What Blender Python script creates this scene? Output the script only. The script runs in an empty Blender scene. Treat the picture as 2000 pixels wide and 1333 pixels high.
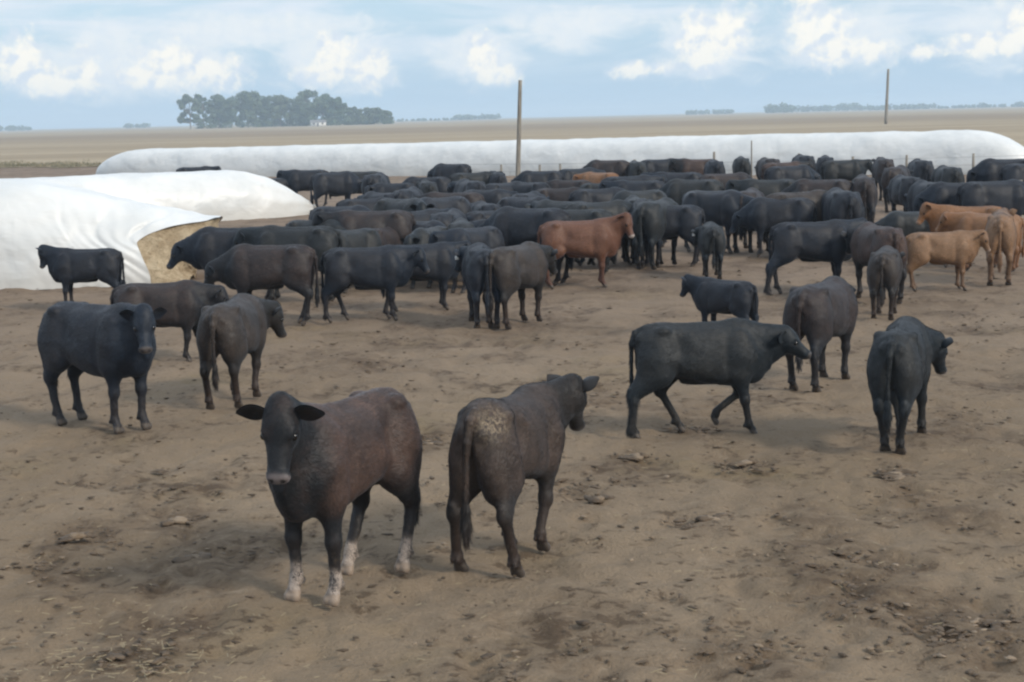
import bpy, math, random
import numpy as np
from mathutils import Matrix, Vector
R = math.radians
# ------------------------------------------------------------------ camera, world, sun, exposure
sc = bpy.context.scene
FPX, H0, PITCH, ROLL = 3000.0, 3.0, 8.30, 1.37      # focal length in photo pixels, eye height
cam_d = bpy.data.cameras.new('camera'); cam = bpy.data.objects.new('camera', cam_d)
sc.collection.objects.link(cam); sc.camera = cam
cam_d.sensor_width = 36; cam_d.lens = 36 * FPX / 2000; cam_d.clip_start = .1; cam_d.clip_end = 20000
CM = Matrix.Rotation(R(90 - PITCH), 4, 'X') @ Matrix.Rotation(R(-ROLL), 4, 'Z')
cam.matrix_world = Matrix.Translation((0, 0, H0)) @ CM
SUN_AZ, SUN_EL = 128, 34                            # azimuth clockwise from +Y
sun_d = bpy.data.lights.new('sun', 'SUN'); sun = bpy.data.objects.new('sun', sun_d); sc.collection.objects.link(sun)
sun_d.energy = 1.9; sun_d.angle = R(11); sun_d.color = (1, .91, .78)
sd = Vector((math.sin(R(SUN_AZ)) * math.cos(R(SUN_EL)), math.cos(R(SUN_AZ)) * math.cos(R(SUN_EL)), math.sin(R(SUN_EL))))
sun.rotation_euler = sd.to_track_quat('Z', 'Y').to_euler()
sc.view_settings.view_transform = 'Standard'; sc.view_settings.look = 'None'
sc.view_settings.exposure = 0.62; sc.view_settings.gamma = 1
sc.cycles.filter_width = 2.3
sc.cycles.max_bounces = 6; sc.cycles.volume_bounces = 1

class NT:
    """small helper for node trees"""
    def __init__(s, tree): s.t = tree; tree.nodes.clear()
    def n(s, typ, **kw):
        nd = s.t.nodes.new(typ)
        for k, v in kw.items(): setattr(nd, k, v)
        return nd
    def l(s, a, b): s.t.links.new(a, b)
    def val(s, sock, v):
        if hasattr(v, 'is_output'): s.l(v, sock)
        else: sock.default_value = v
    def math(s, op, a, b=0.0, c=None, clamp=False):
        m = s.n('ShaderNodeMath', operation=op, use_clamp=clamp)
        s.val(m.inputs[0], a); s.val(m.inputs[1], b)
        if c is not None: s.val(m.inputs[2], c)
        return m.outputs[0]
    def vmath(s, op, a, b=None):
        m = s.n('ShaderNodeVectorMath', operation=op); s.val(m.inputs[0], a)
        if b is not None: s.val(m.inputs[1], b)
        return m.outputs['Value'] if op == 'LENGTH' else m.outputs[0]
    def mix(s, f, a, b, mode='MIX'):
        m = s.n('ShaderNodeMix', data_type='RGBA', blend_type=mode, clamp_factor=True)
        s.val(m.inputs[0], f); s.val(m.inputs[6], a if hasattr(a, 'is_output') else (*a, 1)[:4])
        s.val(m.inputs[7], b if hasattr(b, 'is_output') else (*b, 1)[:4]); return m.outputs[2]
    def noise(s, vec, scale, detail=4, rough=.55, dist=0):
        m = s.n('ShaderNodeTexNoise'); m.inputs['Scale'].default_value = scale
        m.inputs['Detail'].default_value = detail; m.inputs['Roughness'].default_value = rough
        m.inputs['Distortion'].default_value = dist
        if vec is not None: s.l(vec, m.inputs['Vector'])
        return m.outputs['Fac']
    def mapr(s, v, a, b, c=0., d=1., smooth=True):
        m = s.n('ShaderNodeMapRange'); m.interpolation_type = 'SMOOTHSTEP' if smooth else 'LINEAR'
        s.val(m.inputs[0], v); m.inputs[1].default_value = a; m.inputs[2].default_value = b
        m.inputs[3].default_value = c; m.inputs[4].default_value = d; return m.outputs[0]
    def scale(s, vec, v):
        m = s.n('ShaderNodeMapping'); s.l(vec, m.inputs[0]); m.inputs['Scale'].default_value = v; return m.outputs[0]

world = bpy.data.worlds.new('World'); sc.world = world; world.use_nodes = True
w = NT(world.node_tree)
SKY_STR = .1
sky = w.n('ShaderNodeTexSky', sky_type='NISHITA', sun_disc=False)
sky.sun_elevation = R(SUN_EL); sky.sun_rotation = R(SUN_AZ); sky.air_density = 1.2; sky.dust_density = 1.0; sky.ozone_density = 2.0
dirv = w.n('ShaderNodeTexCoord').outputs['Generated']
sep = w.n('ShaderNodeSeparateXYZ'); w.l(dirv, sep.inputs[0])
az = w.math('MULTIPLY', w.math('ARCTAN2', sep.outputs[0], sep.outputs[1]), 57.2958)
el = w.math('MULTIPLY', w.math('ARCSINE', sep.outputs[2]), 57.2958)
cmb = w.n('ShaderNodeCombineXYZ'); w.l(az, cmb.inputs[0]); w.l(el, cmb.inputs[1]); ae = cmb.outputs[0]
nz1 = w.noise(ae, .9, 7, .62, .3); nz2 = w.noise(ae, 2.6, 6, .6, .4)
# cumulus heaps: azimuth, elevation, half width, half height (degrees)
CU = [(-17.2,2.35,.95,1.05),(-15.0,1.75,.7,.85),(-16.3,1.6,1.5,.6),(-12.0,2.2,1.5,.9),(-13.0,1.7,1.3,.5),(-10.6,1.8,1.3,.7),(-6.2,2.35,.9,1.0),(-4.9,1.85,.9,.8),
      (-6.6,1.7,1.2,.5),(-.9,2.15,.75,1.0),(-.3,1.55,1.1,.45),(4.9,1.6,1.2,.35),(7.2,2.6,1.0,1.25),(8.2,2.95,.9,1.1),(7.3,1.9,1.0,.7),
      (10.9,3.0,.8,1.2),(11.8,2.5,1.3,1.0),(13.0,2.1,1.1,.5),(15.0,1.95,.6,.35),(18.3,2.7,.9,1.2),(17.2,2.1,1.6,.55),(-21,2.6,1.6,1.4),(23,2.4,2,1.3),(28,2.8,1.5,1.5),(-27,2,2,1.4)]
dens = None
for a_, e_, w_, h_ in CU:
    v = w.vmath('LENGTH', w.vmath('MULTIPLY', w.vmath('SUBTRACT', ae, (a_, e_, 0)), (1 / (w_ * 1.12), 1 / (h_ * 1.15), 0)))
    v = w.math('SUBTRACT', 1.0, v)
    dens = v if dens is None else w.math('SMOOTH_MAX', dens, v, .25)
nz3 = w.noise(w.vmath('ADD', ae, (.16, -.24, 0)), 1.5, 4, .5, .3); nz4 = w.noise(ae, 1.5, 4, .5, .3)
edge = w.math('ADD', w.math('MULTIPLY', w.math('SUBTRACT', nz1, .5), 1.9), w.math('MULTIPLY', w.math('SUBTRACT', nz2, .5), 1.05))
cum = w.mapr(w.math('ADD', dens, edge), -.10, .58)
veil = None
for a_, e_, w_, h_ in [(-13.5,2.3,5.5,1.7),(-6.2,2.3,2.8,1.6),(-9,3.3,6,.9),(-1,2.2,2.2,1.3),(2.5,3.2,3.5,1.0),(7.6,2.5,2.6,1.7),(12.2,2.6,2.8,1.6),(17.6,2.5,2.6,1.5),(-23,2.5,4,1.8),(25,2.5,5,1.8)]:
    v = w.math('SUBTRACT', 1.0, w.vmath('LENGTH', w.vmath('MULTIPLY', w.vmath('SUBTRACT', ae, (a_, e_, 0)), (1 / w_, 1 / h_, 0))))
    veil = v if veil is None else w.math('SMOOTH_MAX', veil, v, .3)
veil = w.mapr(w.math('ADD', veil, w.math('MULTIPLY', w.math('SUBTRACT', w.noise(w.scale(ae, (.5, 1.1, 1)), 1.2, 7, .62, .5), .5), 1.7)), -.05, .65)
# streaks of thin high cloud, in bands
st = w.noise(w.scale(ae, (.09, .75, 1)), 1.0, 6, .6, .6)
streak = w.math('MULTIPLY', w.mapr(st, .42, .68), w.mapr(el, 1.0, 3.2, .15, 1.0))
# wider heaps over the rest of the dome
big = w.noise(w.scale(dirv, (1, 1, 2.2)), 2.6, 8, .6, .3)
domec = w.math('MULTIPLY', w.mapr(big, .46, .62), w.mapr(el, 5.0, 12.0))
shade = w.mapr(w.math('ADD', w.math('MULTIPLY', w.noise(w.scale(ae, (.8, 1.2, 1)), 1.3, 5, .6), .35), w.math('ADD', w.math('MULTIPLY', dens, .25), w.math('MULTIPLY', w.math('SUBTRACT', nz4, nz3), 1.15))), .08, .42)
base = w.mix(.75, sky.outputs[0], (3.3, 4.6, 5.9))
low = w.mapr(el, 0.0, 5.0)
base = w.mix(w.math('MULTIPLY', w.math('SUBTRACT', 1.0, low), .5), base, (2.5, 3.9, 5.4))
base = w.mix(w.math('MULTIPLY', w.mapr(el, 7, 22), .8), base, (5.6, 6.9, 8.4))
c1 = w.mix(streak, base, (5.2, 5.7, 6.25))
c1 = w.mix(w.math('MULTIPLY', veil, .92), c1, w.mix(w.noise(ae, 1.7, 5, .6), (4.7, 5.4, 6.1), (6.5, 6.5, 6.3)))
cumc = w.mix(shade, (4.9, 5.4, 6.0), (7.2, 6.9, 6.2))
c2 = w.mix(w.math('MULTIPLY', cum, .92), c1, cumc)
c3 = w.mix(w.math('MULTIPLY', domec, .85), c2, (7.2, 7.5, 8.0))
bg = w.n('ShaderNodeBackground'); w.l(c3, bg.inputs[0]); bg.inputs[1].default_value = SKY_STR
out = w.n('ShaderNodeOutputWorld'); w.l(bg.outputs[0], out.inputs[0])

# ------------------------------------------------------------------ helpers
def ray(px, py):
    d = CM.to_3x3() @ Vector(((px - 1000) / FPX, -(py - 666.5) / FPX, -1)); return d
def at(px, py, z=0.0):
    """the point of the plane at height z that stands at this place of the photo"""
    d = ray(px, py); t = (z - H0) / d.z; return Vector((d.x * t, d.y * t, z))
def at_y(px, py, y):
    d = ray(px, py); t = y / d.y; return Vector((d.x * t, y, H0 + d.z * t))
def height_at(p, py):
    """height above ground point p whose image lies on row py"""
    lo, hi = 0., 30.
    inv = CM.to_3x3().inverted()
    for _ in range(40):
        m = (lo + hi) / 2; q = inv @ Vector((p.x, p.y, m - H0)); y = 666.5 - q.y / -q.z * FPX
        if y > py: lo = m
        else: hi = m
    return lo
def tag(o, label=None, cat=None, group=None, kind=None):
    if label: o['label'] = label
    if cat: o['category'] = cat
    if group: o['group'] = group
    if kind: o['kind'] = kind
    return o
def mesh_from(name, V, F, mat=None, smooth=True):
    me = bpy.data.meshes.new(name); V = np.asarray(V, dtype=np.float32); F = np.asarray(F, dtype=np.int32)
    n = F.shape[1]
    me.vertices.add(len(V)); me.vertices.foreach_set('co', V.ravel())
    me.loops.add(F.size); me.loops.foreach_set('vertex_index', F.ravel())
    me.polygons.add(len(F)); me.polygons.foreach_set('loop_start', np.arange(0, F.size, n, dtype=np.int32))
    me.update(calc_edges=True); me.validate()
    if smooth: me.polygons.foreach_set('use_smooth', np.ones(len(me.polygons), dtype=bool))
    if mat: me.materials.append(mat)
    return me
def link(name, me, parent=None):
    o = bpy.data.objects.new(name, me); sc.collection.objects.link(o); o.parent = parent; return o
def _hash(ix, iy, iz, seed):
    h = (ix.astype(np.int64) * 374761393 + iy.astype(np.int64) * 668265263 + iz.astype(np.int64) * 2147483647 + seed * 974711) & 0xffffffff
    h = ((h ^ (h >> 13)) * 1274126177) & 0xffffffff
    h = h ^ (h >> 16); return (h & 0xffffff) / float(0xffffff) * 2 - 1
def vnoise(P, scale, seed=0):
    q = np.asarray(P, dtype=np.float64) * scale; i = np.floor(q).astype(np.int64); f = q - i; f = f * f * (3 - 2 * f)
    r = 0
    for a in (0, 1):
        for b in (0, 1):
            for c in (0, 1):
                wgt = (f[:, 0] if a else 1 - f[:, 0]) * (f[:, 1] if b else 1 - f[:, 1]) * (f[:, 2] if c else 1 - f[:, 2])
                r = r + wgt * _hash(i[:, 0] + a, i[:, 1] + b, i[:, 2] + c, seed)
    return r
def sstep(x, a, b):
    t = np.clip((x - a) / (b - a), 0, 1); return t * t * (3 - 2 * t)
def new_mat(name):
    m = bpy.data.materials.new(name); m.use_nodes = True; t = NT(m.node_tree)
    b = t.n('ShaderNodeBsdfPrincipled'); o = t.n('ShaderNodeOutputMaterial'); t.l(b.outputs[0], o.inputs[0])
    return m, t, b
def bump(t, b, h, strength, dist):
    n = t.n('ShaderNodeBump'); n.inputs['Strength'].default_value = strength; n.inputs['Distance'].default_value = dist
    t.l(h, n.inputs['Height']); t.l(n.outputs[0], b.inputs['Normal'])

# ------------------------------------------------------------------ materials
def coat_mat(name, base, tint, leg, muzzle=(.09, .075, .07), amount=.6, hoof=(.09, .07, .055), sock=(.46, .38, .32), crust=False, sheen=.10):
    m, t, b = new_mat(name)
    tc = t.n('ShaderNodeTexCoord').outputs['Object']; oi = t.n('ShaderNodeObjectInfo').outputs['Random']
    cm = t.n('ShaderNodeCombineXYZ'); t.l(t.math('MULTIPLY', oi, 37.0), cm.inputs[0]); pos = t.vmath('ADD', tc, cm.outputs[0])
    at1 = t.n('ShaderNodeAttribute', attribute_name='mask'); s1 = t.n('ShaderNodeSeparateColor'); t.l(at1.outputs['Color'], s1.inputs[0])
    at2 = t.n('ShaderNodeAttribute', attribute_name='mask2'); s2 = t.n('ShaderNodeSeparateColor'); t.l(at2.outputs['Color'], s2.inputs[0])
    flank = s2.outputs[0]
    n1 = t.mapr(t.noise(pos, 2.6, 4, .6), .35, .68)
    f = t.math('MULTIPLY', t.math('MULTIPLY', n1, flank), amount, clamp=True)
    curl = t.mapr(t.noise(t.scale(pos, (7, 16, 13)), 1.0, 5, .75, 1.2), .42, .62)
    f = t.math('MULTIPLY', f, t.math('ADD', t.math('MULTIPLY', curl, .8), .45), clamp=True)
    f = t.math('ADD', f, t.math('MULTIPLY', flank, amount * .45), clamp=True)
    col = t.mix(f, base, tint)
    hair = t.noise(t.scale(pos, (9, 52, 44)), 1.6, 5, .75, .5)
    col = t.mix(t.mapr(hair, .3, .7, 0, .8), col, t.mix(.5, col, (.0, .0, .0)))
    dusty = t.math('MULTIPLY', t.mapr(t.noise(pos, 5, 5, .65), .45, .72), .32)
    col = t.mix(dusty, col, tint)
    col = t.mix(t.math('MULTIPLY', s2.outputs[1], .65), col, leg)
    # dried mud splashed on the lower body
    mud = t.math('MULTIPLY', t.mapr(t.noise(pos, 16, 5, .7), .56, .7), t.math('ADD', s2.outputs[1], .12))
    col = t.mix(t.math('MULTIPLY', mud, .6), col, (.13, .10, .07))
    if crust:
        cn = t.math('MULTIPLY', t.mapr(t.noise(pos, 30, 4, .7, .6), .44, .56), s2.outputs[2])
        col = t.mix(t.math('MULTIPLY', cn, .75), col, (.27, .21, .14))
    col = t.mix(s1.outputs[0], col, muzzle)
    sk = t.math('MULTIPLY', s1.outputs[2], t.mapr(t.noise(pos, 9, 4, .7), .36, .52))
    col = t.mix(sk, col, sock)
    col = t.mix(s1.outputs[1], col, t.mix(s1.outputs[2], hoof, (.42, .32, .24)))
    hv = t.n('ShaderNodeAttribute', attribute_name='strand').outputs['Fac']
    col = t.mix(t.mapr(hv, 0, 1, .30, 0, False), col, (0, 0, 0)); col = t.mix(t.mapr(hv, .55, 1, 0, .55), col, t.mix(1.0, col, (2.1, 2.0, 1.9), 'MULTIPLY'))
    t.l(col, b.inputs['Base Color'])
    b.inputs['Roughness'].default_value = .52
    b.inputs['Specular IOR Level'].default_value = .30
    b.inputs['Sheen Weight'].default_value = sheen; b.inputs['Sheen Roughness'].default_value = .45
    b.inputs['Sheen Tint'].default_value = (.75, .85, 1, 1)
    hh = t.math('ADD', hair, t.math('MULTIPLY', t.noise(pos, 6, 3, .5), .8))
    bump(t, b, hh, .3, .010)
    return m
HAZEBLK = (.0115, .0205, .037)  # coat black with the blue cast of haze mixed into the colour
COAT = {
 'black': coat_mat('black_coat', HAZEBLK, (.035, .031, .032), (.035, .026, .022), amount=.5),
 'brownblack': coat_mat('rusty_black_coat', (.014, .016, .020), (.105, .064, .050), (.030, .024, .022), muzzle=(.21, .175, .17), amount=1.0),
 'greybrown': coat_mat('grey_brown_coat', (.020, .019, .019), (.070, .053, .044), (.055, .033, .023), amount=.95),
 'crusted': coat_mat('dung_crusted_coat', (.024, .021, .020), (.085, .058, .045), (.055, .033, .023), amount=.95, crust=True),
 'darkbrown': coat_mat('faded_black_coat', (.013, .016, .022), (.066, .045, .039), (.030, .024, .022), amount=.7),
 'greenblack': coat_mat('worn_black_coat', (.012, .019, .026), (.036, .037, .037), (.024, .019, .015), amount=.8),
 'red': coat_mat('red_coat', (.165, .070, .040), (.22, .105, .065), (.09, .04, .028), muzzle=(.5, .44, .40), amount=.7, sheen=.15),
 'tan': coat_mat('tan_coat', (.28, .155, .080), (.36, .215, .125), (.15, .095, .062), muzzle=(.45, .34, .27), amount=.6, sheen=.1),
 'orange': coat_mat('orange_coat', (.29, .135, .058), (.36, .19, .095), (.22, .11, .06), muzzle=(.45, .30, .22), amount=.6, sheen=.1),
}
m_eye, t, b = new_mat('eye'); b.inputs['Base Color'].default_value = (.008, .006, .005, 1); b.inputs['Roughness'].default_value = .08
m_tag, t, b = new_mat('ear_tag_plastic'); b.inputs['Base Color'].default_value = (.75, .76, .74, 1); b.inputs['Roughness'].default_value = .4

# ------------------------------------------------------------------ cattle: distance field -> one continuous surface
class Field:
    def __init__(s, lo, hi, vox):
        s.lo = np.array(lo, float); s.v = vox
        s.n = np.ceil((np.array(hi) - s.lo) / vox).astype(int) + 1
        s.ax = [s.lo[i] + np.arange(s.n[i]) * vox for i in range(3)]
        s.D = np.full(s.n, .5, dtype=np.float32)
    def win(s, lo, hi):
        a = np.clip(np.floor((np.array(lo) - s.lo) / s.v).astype(int), 0, s.n); b = np.clip(np.ceil((np.array(hi) - s.lo) / s.v).astype(int) + 1, 0, s.n)
        sl = tuple(slice(a[i], b[i]) for i in range(3))
        X, Y, Z = np.meshgrid(s.ax[0][sl[0]], s.ax[1][sl[1]], s.ax[2][sl[2]], indexing='ij', sparse=True)
        return sl, X, Y, Z
    def add(s, sl, d, k):
        a = s.D[sl]; h = np.maximum(k - np.abs(a - d), 0) / k
        s.D[sl] = np.minimum(a, d) - h * h * k * .25
    def sub(s, sl, d, k):
        a = s.D[sl]; h = np.maximum(k - np.abs(a + d), 0) / k
        s.D[sl] = np.maximum(a, -d) + h * h * k * .25
    def cone(s, a, b, ra, rb, k=.05, side=None, sx=1.0):
        a = np.array(a, float); b = np.array(b, float); m = max(ra, rb) + k
        sl, X, Y, Z = s.win(np.minimum(a, b) - m, np.maximum(a, b) + m)
        qx, qy, qz = X - a[0], Y - a[1], Z - a[2]; ab = b - a; e = ab
        if side is not None:
            sv = np.array(side, float); sv /= np.linalg.norm(sv); g = 1 / sx - 1
            ds = qx * sv[0] + qy * sv[1] + qz * sv[2]
            qx, qy, qz = qx + ds * g * sv[0], qy + ds * g * sv[1], qz + ds * g * sv[2]
            e = ab + sv * (ab @ sv) * g
        L = e @ e + 1e-9; t = np.clip((qx * e[0] + qy * e[1] + qz * e[2]) / L, 0, 1)
        d = np.sqrt((qx - t * e[0]) ** 2 + (qy - t * e[1]) ** 2 + (qz - t * e[2]) ** 2) - (ra + (rb - ra) * t)
        s.add(sl, (d * min(1, sx)).astype(np.float32), k)
    def ell(s, c, r, k=.05, ax=None, sub=False):
        c = np.array(c, float); r = np.array(r, float); m = r.max() + k
        sl, X, Y, Z = s.win(c - m, c + m)
        qx, qy, qz = X - c[0], Y - c[1], Z - c[2]
        if ax is not None:
            qx, qy, qz = [qx * v[0] + qy * v[1] + qz * v[2] for v in ax]
        k0 = np.sqrt((qx / r[0]) ** 2 + (qy / r[1]) ** 2 + (qz / r[2]) ** 2)
        k1 = np.sqrt((qx / r[0] ** 2) ** 2 + (qy / r[1] ** 2) ** 2 + (qz / r[2] ** 2) ** 2) + 1e-6
        d = (k0 * (k0 - 1) / k1).astype(np.float32)
        (s.sub if sub else s.add)(sl, d, k)
    def mesh(s):
        D = s.D; ins = D < 0; n = np.array(D.shape)
        P = np.zeros(tuple(n - 1) + (3,), np.float32); C = np.zeros(tuple(n - 1), np.int16)
        faces = []
        def crop(a, o): return a[o[0]:a.shape[0] - 1 + o[0], o[1]:a.shape[1] - 1 + o[1], o[2]:a.shape[2] - 1 + o[2]]
        for x in range(3):
            o1, o2 = [i for i in range(3) if i != x]
            for u in (0, 1):
                for v in (0, 1):
                    A = [0, 0, 0]; A[o1] = u; A[o2] = v; B = list(A); B[x] = 1
                    da, db = crop(D, A), crop(D, B); cr = (da < 0) != (db < 0)
                    tt = np.where(cr, da / np.where(cr, da - db, 1), 0)
                    for i in range(3):
                        P[..., i] += cr * (A[i] + (tt if i == x else 0))
                    C += cr
        act = C > 0; idx = np.full(C.shape, -1, np.int64); idx[act] = np.arange(act.sum())
        ijk = np.argwhere(act)
        V = s.lo + (ijk + P[act] / C[act][:, None]) * s.v
        for x in range(3):
            o1, o2 = (x + 1) % 3, (x + 2) % 3
            sa = [slice(None)] * 3; sb = [slice(None)] * 3; sa[x] = slice(0, -1); sb[x] = slice(1, None)
            a, b_ = ins[tuple(sa)], ins[tuple(sb)]
            for flip, m in ((False, a & ~b_), (True, ~a & b_)):
                q = np.argwhere(m); q = q[(q[:, o1] > 0) & (q[:, o2] > 0) & (q[:, o1] < n[o1] - 1) & (q[:, o2] < n[o2] - 1)]
                cs = []
                for d1, d2 in ((-1, -1), (0, -1), (0, 0), (-1, 0)):
                    c = q.copy(); c[:, o1] += d1; c[:, o2] += d2; cs.append(idx[c[:, 0], c[:, 1], c[:, 2]])
                if flip: cs = cs[::-1]
                faces.append(np.stack(cs, 1))
        F = np.concatenate(faces); return V, F

TX = np.array([-.76, -.74, -.70, -.62, -.50, -.38, -.22, 0, .20, .34, .46, .56, .64, .69, .715])
TT = np.array([1.00, 1.05, 1.10, 1.150, 1.180, 1.175, 1.155, 1.150, 1.160, 1.185, 1.18, 1.13, 1.05, .97, .90])
TB = np.array([.93, .86, .78, .70, .645, .635, .60, .550, .518, .508, .53, .57, .63, .70, .80])
TW = np.array([.02, .09, .145, .195, .228, .235, .245, .268, .258, .232, .205, .17, .125, .075, .02])
NEUTRAL = dict(poll=(.97, 0, 1.23), hyaw=0, hpitch=-48, legs={}, width=1.0, ear=(0, 0), belly=0.0, tail=0.0, hip=0.0)

def head_frame(p):
    y, pi = R(p['hyaw']), R(p['hpitch'])
    F = np.array([math.cos(pi) * math.cos(y), math.cos(pi) * math.sin(y), math.sin(pi)])
    S = np.array([-math.sin(y), math.cos(y), 0]); U = np.cross(F, S); return F, S, U

def make_cow_mesh(name, pose, vox, seed=0, socks=False, hs=.82, fur=0):
    p = dict(NEUTRAL); p.update(pose); P = np.array(p['poll'], float); F, S, U = head_frame(p)
    W = p['width']; muzz = P + F * .44 * hs
    lo = np.minimum.reduce([P - .3, muzz - .15, np.array([-.98, -.42, -.04])]); hi = np.maximum.reduce([P + .3, muzz + .15, np.array([.82, .42, 1.32])])
    lo[2] = -.04
    f = Field(lo, hi, vox)
    # trunk
    xs = np.linspace(-.80, .76, 400); ker = np.hanning(23); ker /= ker.sum()
    def prof(v): a = np.interp(xs, TX, v); return np.convolve(np.pad(a, 11, mode='edge'), ker, 'valid')
    sl, X, Y, Z = f.win((-.80, -.4, .3), (.76, .4, 1.3)); x1 = X.ravel()
    top, bot, wd = [np.interp(x1, xs, prof(v))[:, None, None] for v in (TT, TB, TW)]
    top = top + p['hip'] * (1 - sstep(x1, -.55, .15))[:, None, None] * sstep(x1, -.76, -.62)[:, None, None]
    bot = bot - p['belly'] * np.exp(-((x1 + .02) / .35) ** 2)[:, None, None]
    wd = wd * W * .95; cz = (top + bot) / 2; hh = np.maximum((top - bot) / 2, .02)
    wz = wd * (1 - .10 * np.clip((Z - cz) / hh, -1, 1))          # broader below the mid line
    e = 2.7; kk = ((np.abs(Y) / wz) ** e + (np.abs(Z - cz) / hh) ** e) ** (1 / e)
    d = (kk - 1) * np.minimum(wd, hh); d = np.where((X < -.785) | (X > .735), np.maximum(d, .03), d)
    f.add(sl, d.astype(np.float32), .001)
    for s in (-1, 1):
        f.ell((-.29, s * .268 * W, .98), (.10, .065, .14), .08, sub=True)
        f.ell((.26, s * .285 * W, .84), (.045, .035, .20), .06, sub=True)       # behind the shoulder
        f.ell((-.36, s * .24 * W, .66), (.07, .05, .13), .07, sub=True)     # hollow of the flank
        f.ell((-.45, s * .172 * W, 1.12), (.075, .050, .042), .05)
        f.ell((-.70, s * .085 * W, 1.03), (.045, .035, .045), .05)                # pin bone                # hook bone
        f.ell((-.50, s * .142 * W, .85), (.195, .115 * W, .26), .07)           # thigh
        f.ell((-.60, s * .11 * W, .78), (.12, .105 * W, .25), .06)
        f.ell((.40, s * .165 * W, .86), (.15, .085 * W, .25), .06)            # shoulder
        f.ell((.52, s * .13 * W, .80), (.12, .08, .13), .07)
    f.ell((-.755, 0, .86), (.05, .02, .22), .05, sub=True)                    # cleft of the rump
    f.ell((-.10, 0, .555 - p['belly']), (.13, .032, .026), .09)                 # sheath
    # neck
    f.cone((-.62, 0, 1.125), (.36, 0, 1.135), .032, .040, .07)                 # line of the spine
    nd = P - np.array([.45, 0, .95]); side = np.array([-nd[1], nd[0], 0]); side /= np.linalg.norm(side) + 1e-6
    f.cone((.46, 0, .93), P + F * .01 - U * .04, .200, .100, .09, side, .66)
    f.cone((.36, 0, 1.065), P - F * .03 + U * .0, .085, .070, .10, side, .8)
    f.cone((.60, 0, .72), P + F * .06 - U * .10, .105, .045, .11, side, .6)
    f.cone((.66, 0, .84), (.58, 0, .64), .065, .070, .09, (0, 1, 0), .8)       # brisket
    # head
    def hp(a, b_, c): return P + (F * a + S * b_ + U * c) * hs
    ax = (F, S, U); h = hs
    f.ell(hp(.07, 0, -.025), (.140 * h, .112 * h, .115 * h), .05, ax)
    f.ell(hp(-.03, 0, .035), (.06 * h, .055 * h, .05 * h), .05, ax)
    f.cone(hp(.10, 0, -.035), hp(.35, 0, -.045), .095 * h, .062 * h, .04, S, 1.05)
    f.cone(hp(.08, 0, -.11), hp(.35, 0, -.085), .055 * h, .036 * h, .04, S, .95)
    for s in (-1, 1):
        f.ell(hp(.09, s * .05, -.075), (.10 * h, .05 * h, .08 * h), .04, ax)
        f.ell(hp(.125, s * .083, .028), (.05 * h, .024 * h, .024 * h), .02, ax)
        f.ell(hp(.39, s * .032, -.025), (.035 * h, .038 * h, .034 * h), .02, ax)
        f.ell(hp(.15, s * .108, .0), (.03 * h, .018 * h, .02 * h), .012, ax, sub=True)
    f.ell(hp(.385, 0, -.045), (.046 * h, .075 * h, .054 * h), .03, ax)
    for s in (-1, 1):
        f.ell(hp(.428, s * .038, -.016), (.016, .014, .011), .008, ax, sub=True)
    # legs
    toes = []
    for key, s in (('fl', 1), ('fr', -1), ('hl', 1), ('hr', -1)):
        dx, lift, bend, dy = (tuple(p['legs'].get(key, ())) + (0, 0, 0, 0))[:4]
        if key[0] == 'f':
            E = (.38 + .12 * dx, s * .155 * W, .66); K = np.array([.39 + .50 * dx + .13 * bend, s * .145 + .5 * dy, .385 + .35 * lift])
            A = np.array([.375 + 1.0 * dx - .06 * bend, s * .135 + dy, .125 + lift])
            T = A + np.array([.045 - .06 * bend, 0, -.115 + .02 * bend])
            f.cone((.42, s * .16 * W, .84), E, .12, .098, .07, (0, 1, 0), .8)
            f.cone(E, K, .095, .050, .05, (0, 1, 0), .85); f.ell(K, (.052, .050, .062), .03)
            f.cone(K, A + [0, 0, .03], .041, .036, .03); 
        else:
            St = np.array([-.43 + .30 * dx, s * .17 * W, .67]); K = np.array([-.665 + .62 * dx - .05 * bend, s * .155 + .5 * dy, .445 + .45 * lift])
            A = np.array([-.615 + 1.0 * dx - .05 * bend, s * .145 + dy, .125 + lift]); T = A + np.array([.05 - .05 * bend, 0, -.115 + .02 * bend])
            f.cone((-.50, s * .155 * W, .80), St, .14, .115, .07, (0, 1, 0), .75)
            f.cone((-.60, s * .135 * W, .76), K + [.02, 0, .06], .105, .058, .07, (0, 1, 0), .75)
            f.cone(St, K, .115, .056, .06, (0, 1, 0), .72); f.ell(K + [-.012, 0, .01], (.058, .042, .066), .03)
            f.cone(K + [-.035, 0, .04], K + [-.05, 0, .07], .022, .018, .03)
            f.cone(K, A + [0, 0, .03], .043, .037, .03)
        f.ell(A, (.042, .042, .046), .025)
        for q in (-1, 1): f.ell(A + [-.042, q * .022, -.02], (.016, .014, .02), .015)   # dewclaws
        f.cone(A, T + [0, 0, .055], .034, .038, .025)
        for q in (-1, 1): f.cone(T + [-.010, q * .021, .045], T + [.018, q * .023, .012], .027, .034, .008)
        toes.append(T)
    # tail
    tx = p['tail']; tr = max(.019, vox * .95)
    pts = [(-.66, 0, 1.12 + p['hip'] * .8, .035), (-.745, .0, 1.08 + p['hip'] * .6, .032), (-.785, tx * .3, .98, .026), (-.79, tx * .6, .80, tr), (-.79, tx * .9, .62, tr), (-.79, tx, .52, tr * 1.3), (-.785, tx * 1.1, .42, tr * 1.7), (-.78, tx * 1.15, .30, tr * .8)]
    for a, c in zip(pts[:-1], pts[1:]): f.cone(a[:3], c[:3], a[3], c[3], .02)
    # flat soles
    sl, X, Y, Z = f.win((-9, -9, -1), (9, 9, .2)); f.D[sl] = np.maximum(f.D[sl], -(Z + .012) + 0 * X + 0 * Y)
    V, Q = f.mesh()
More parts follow.
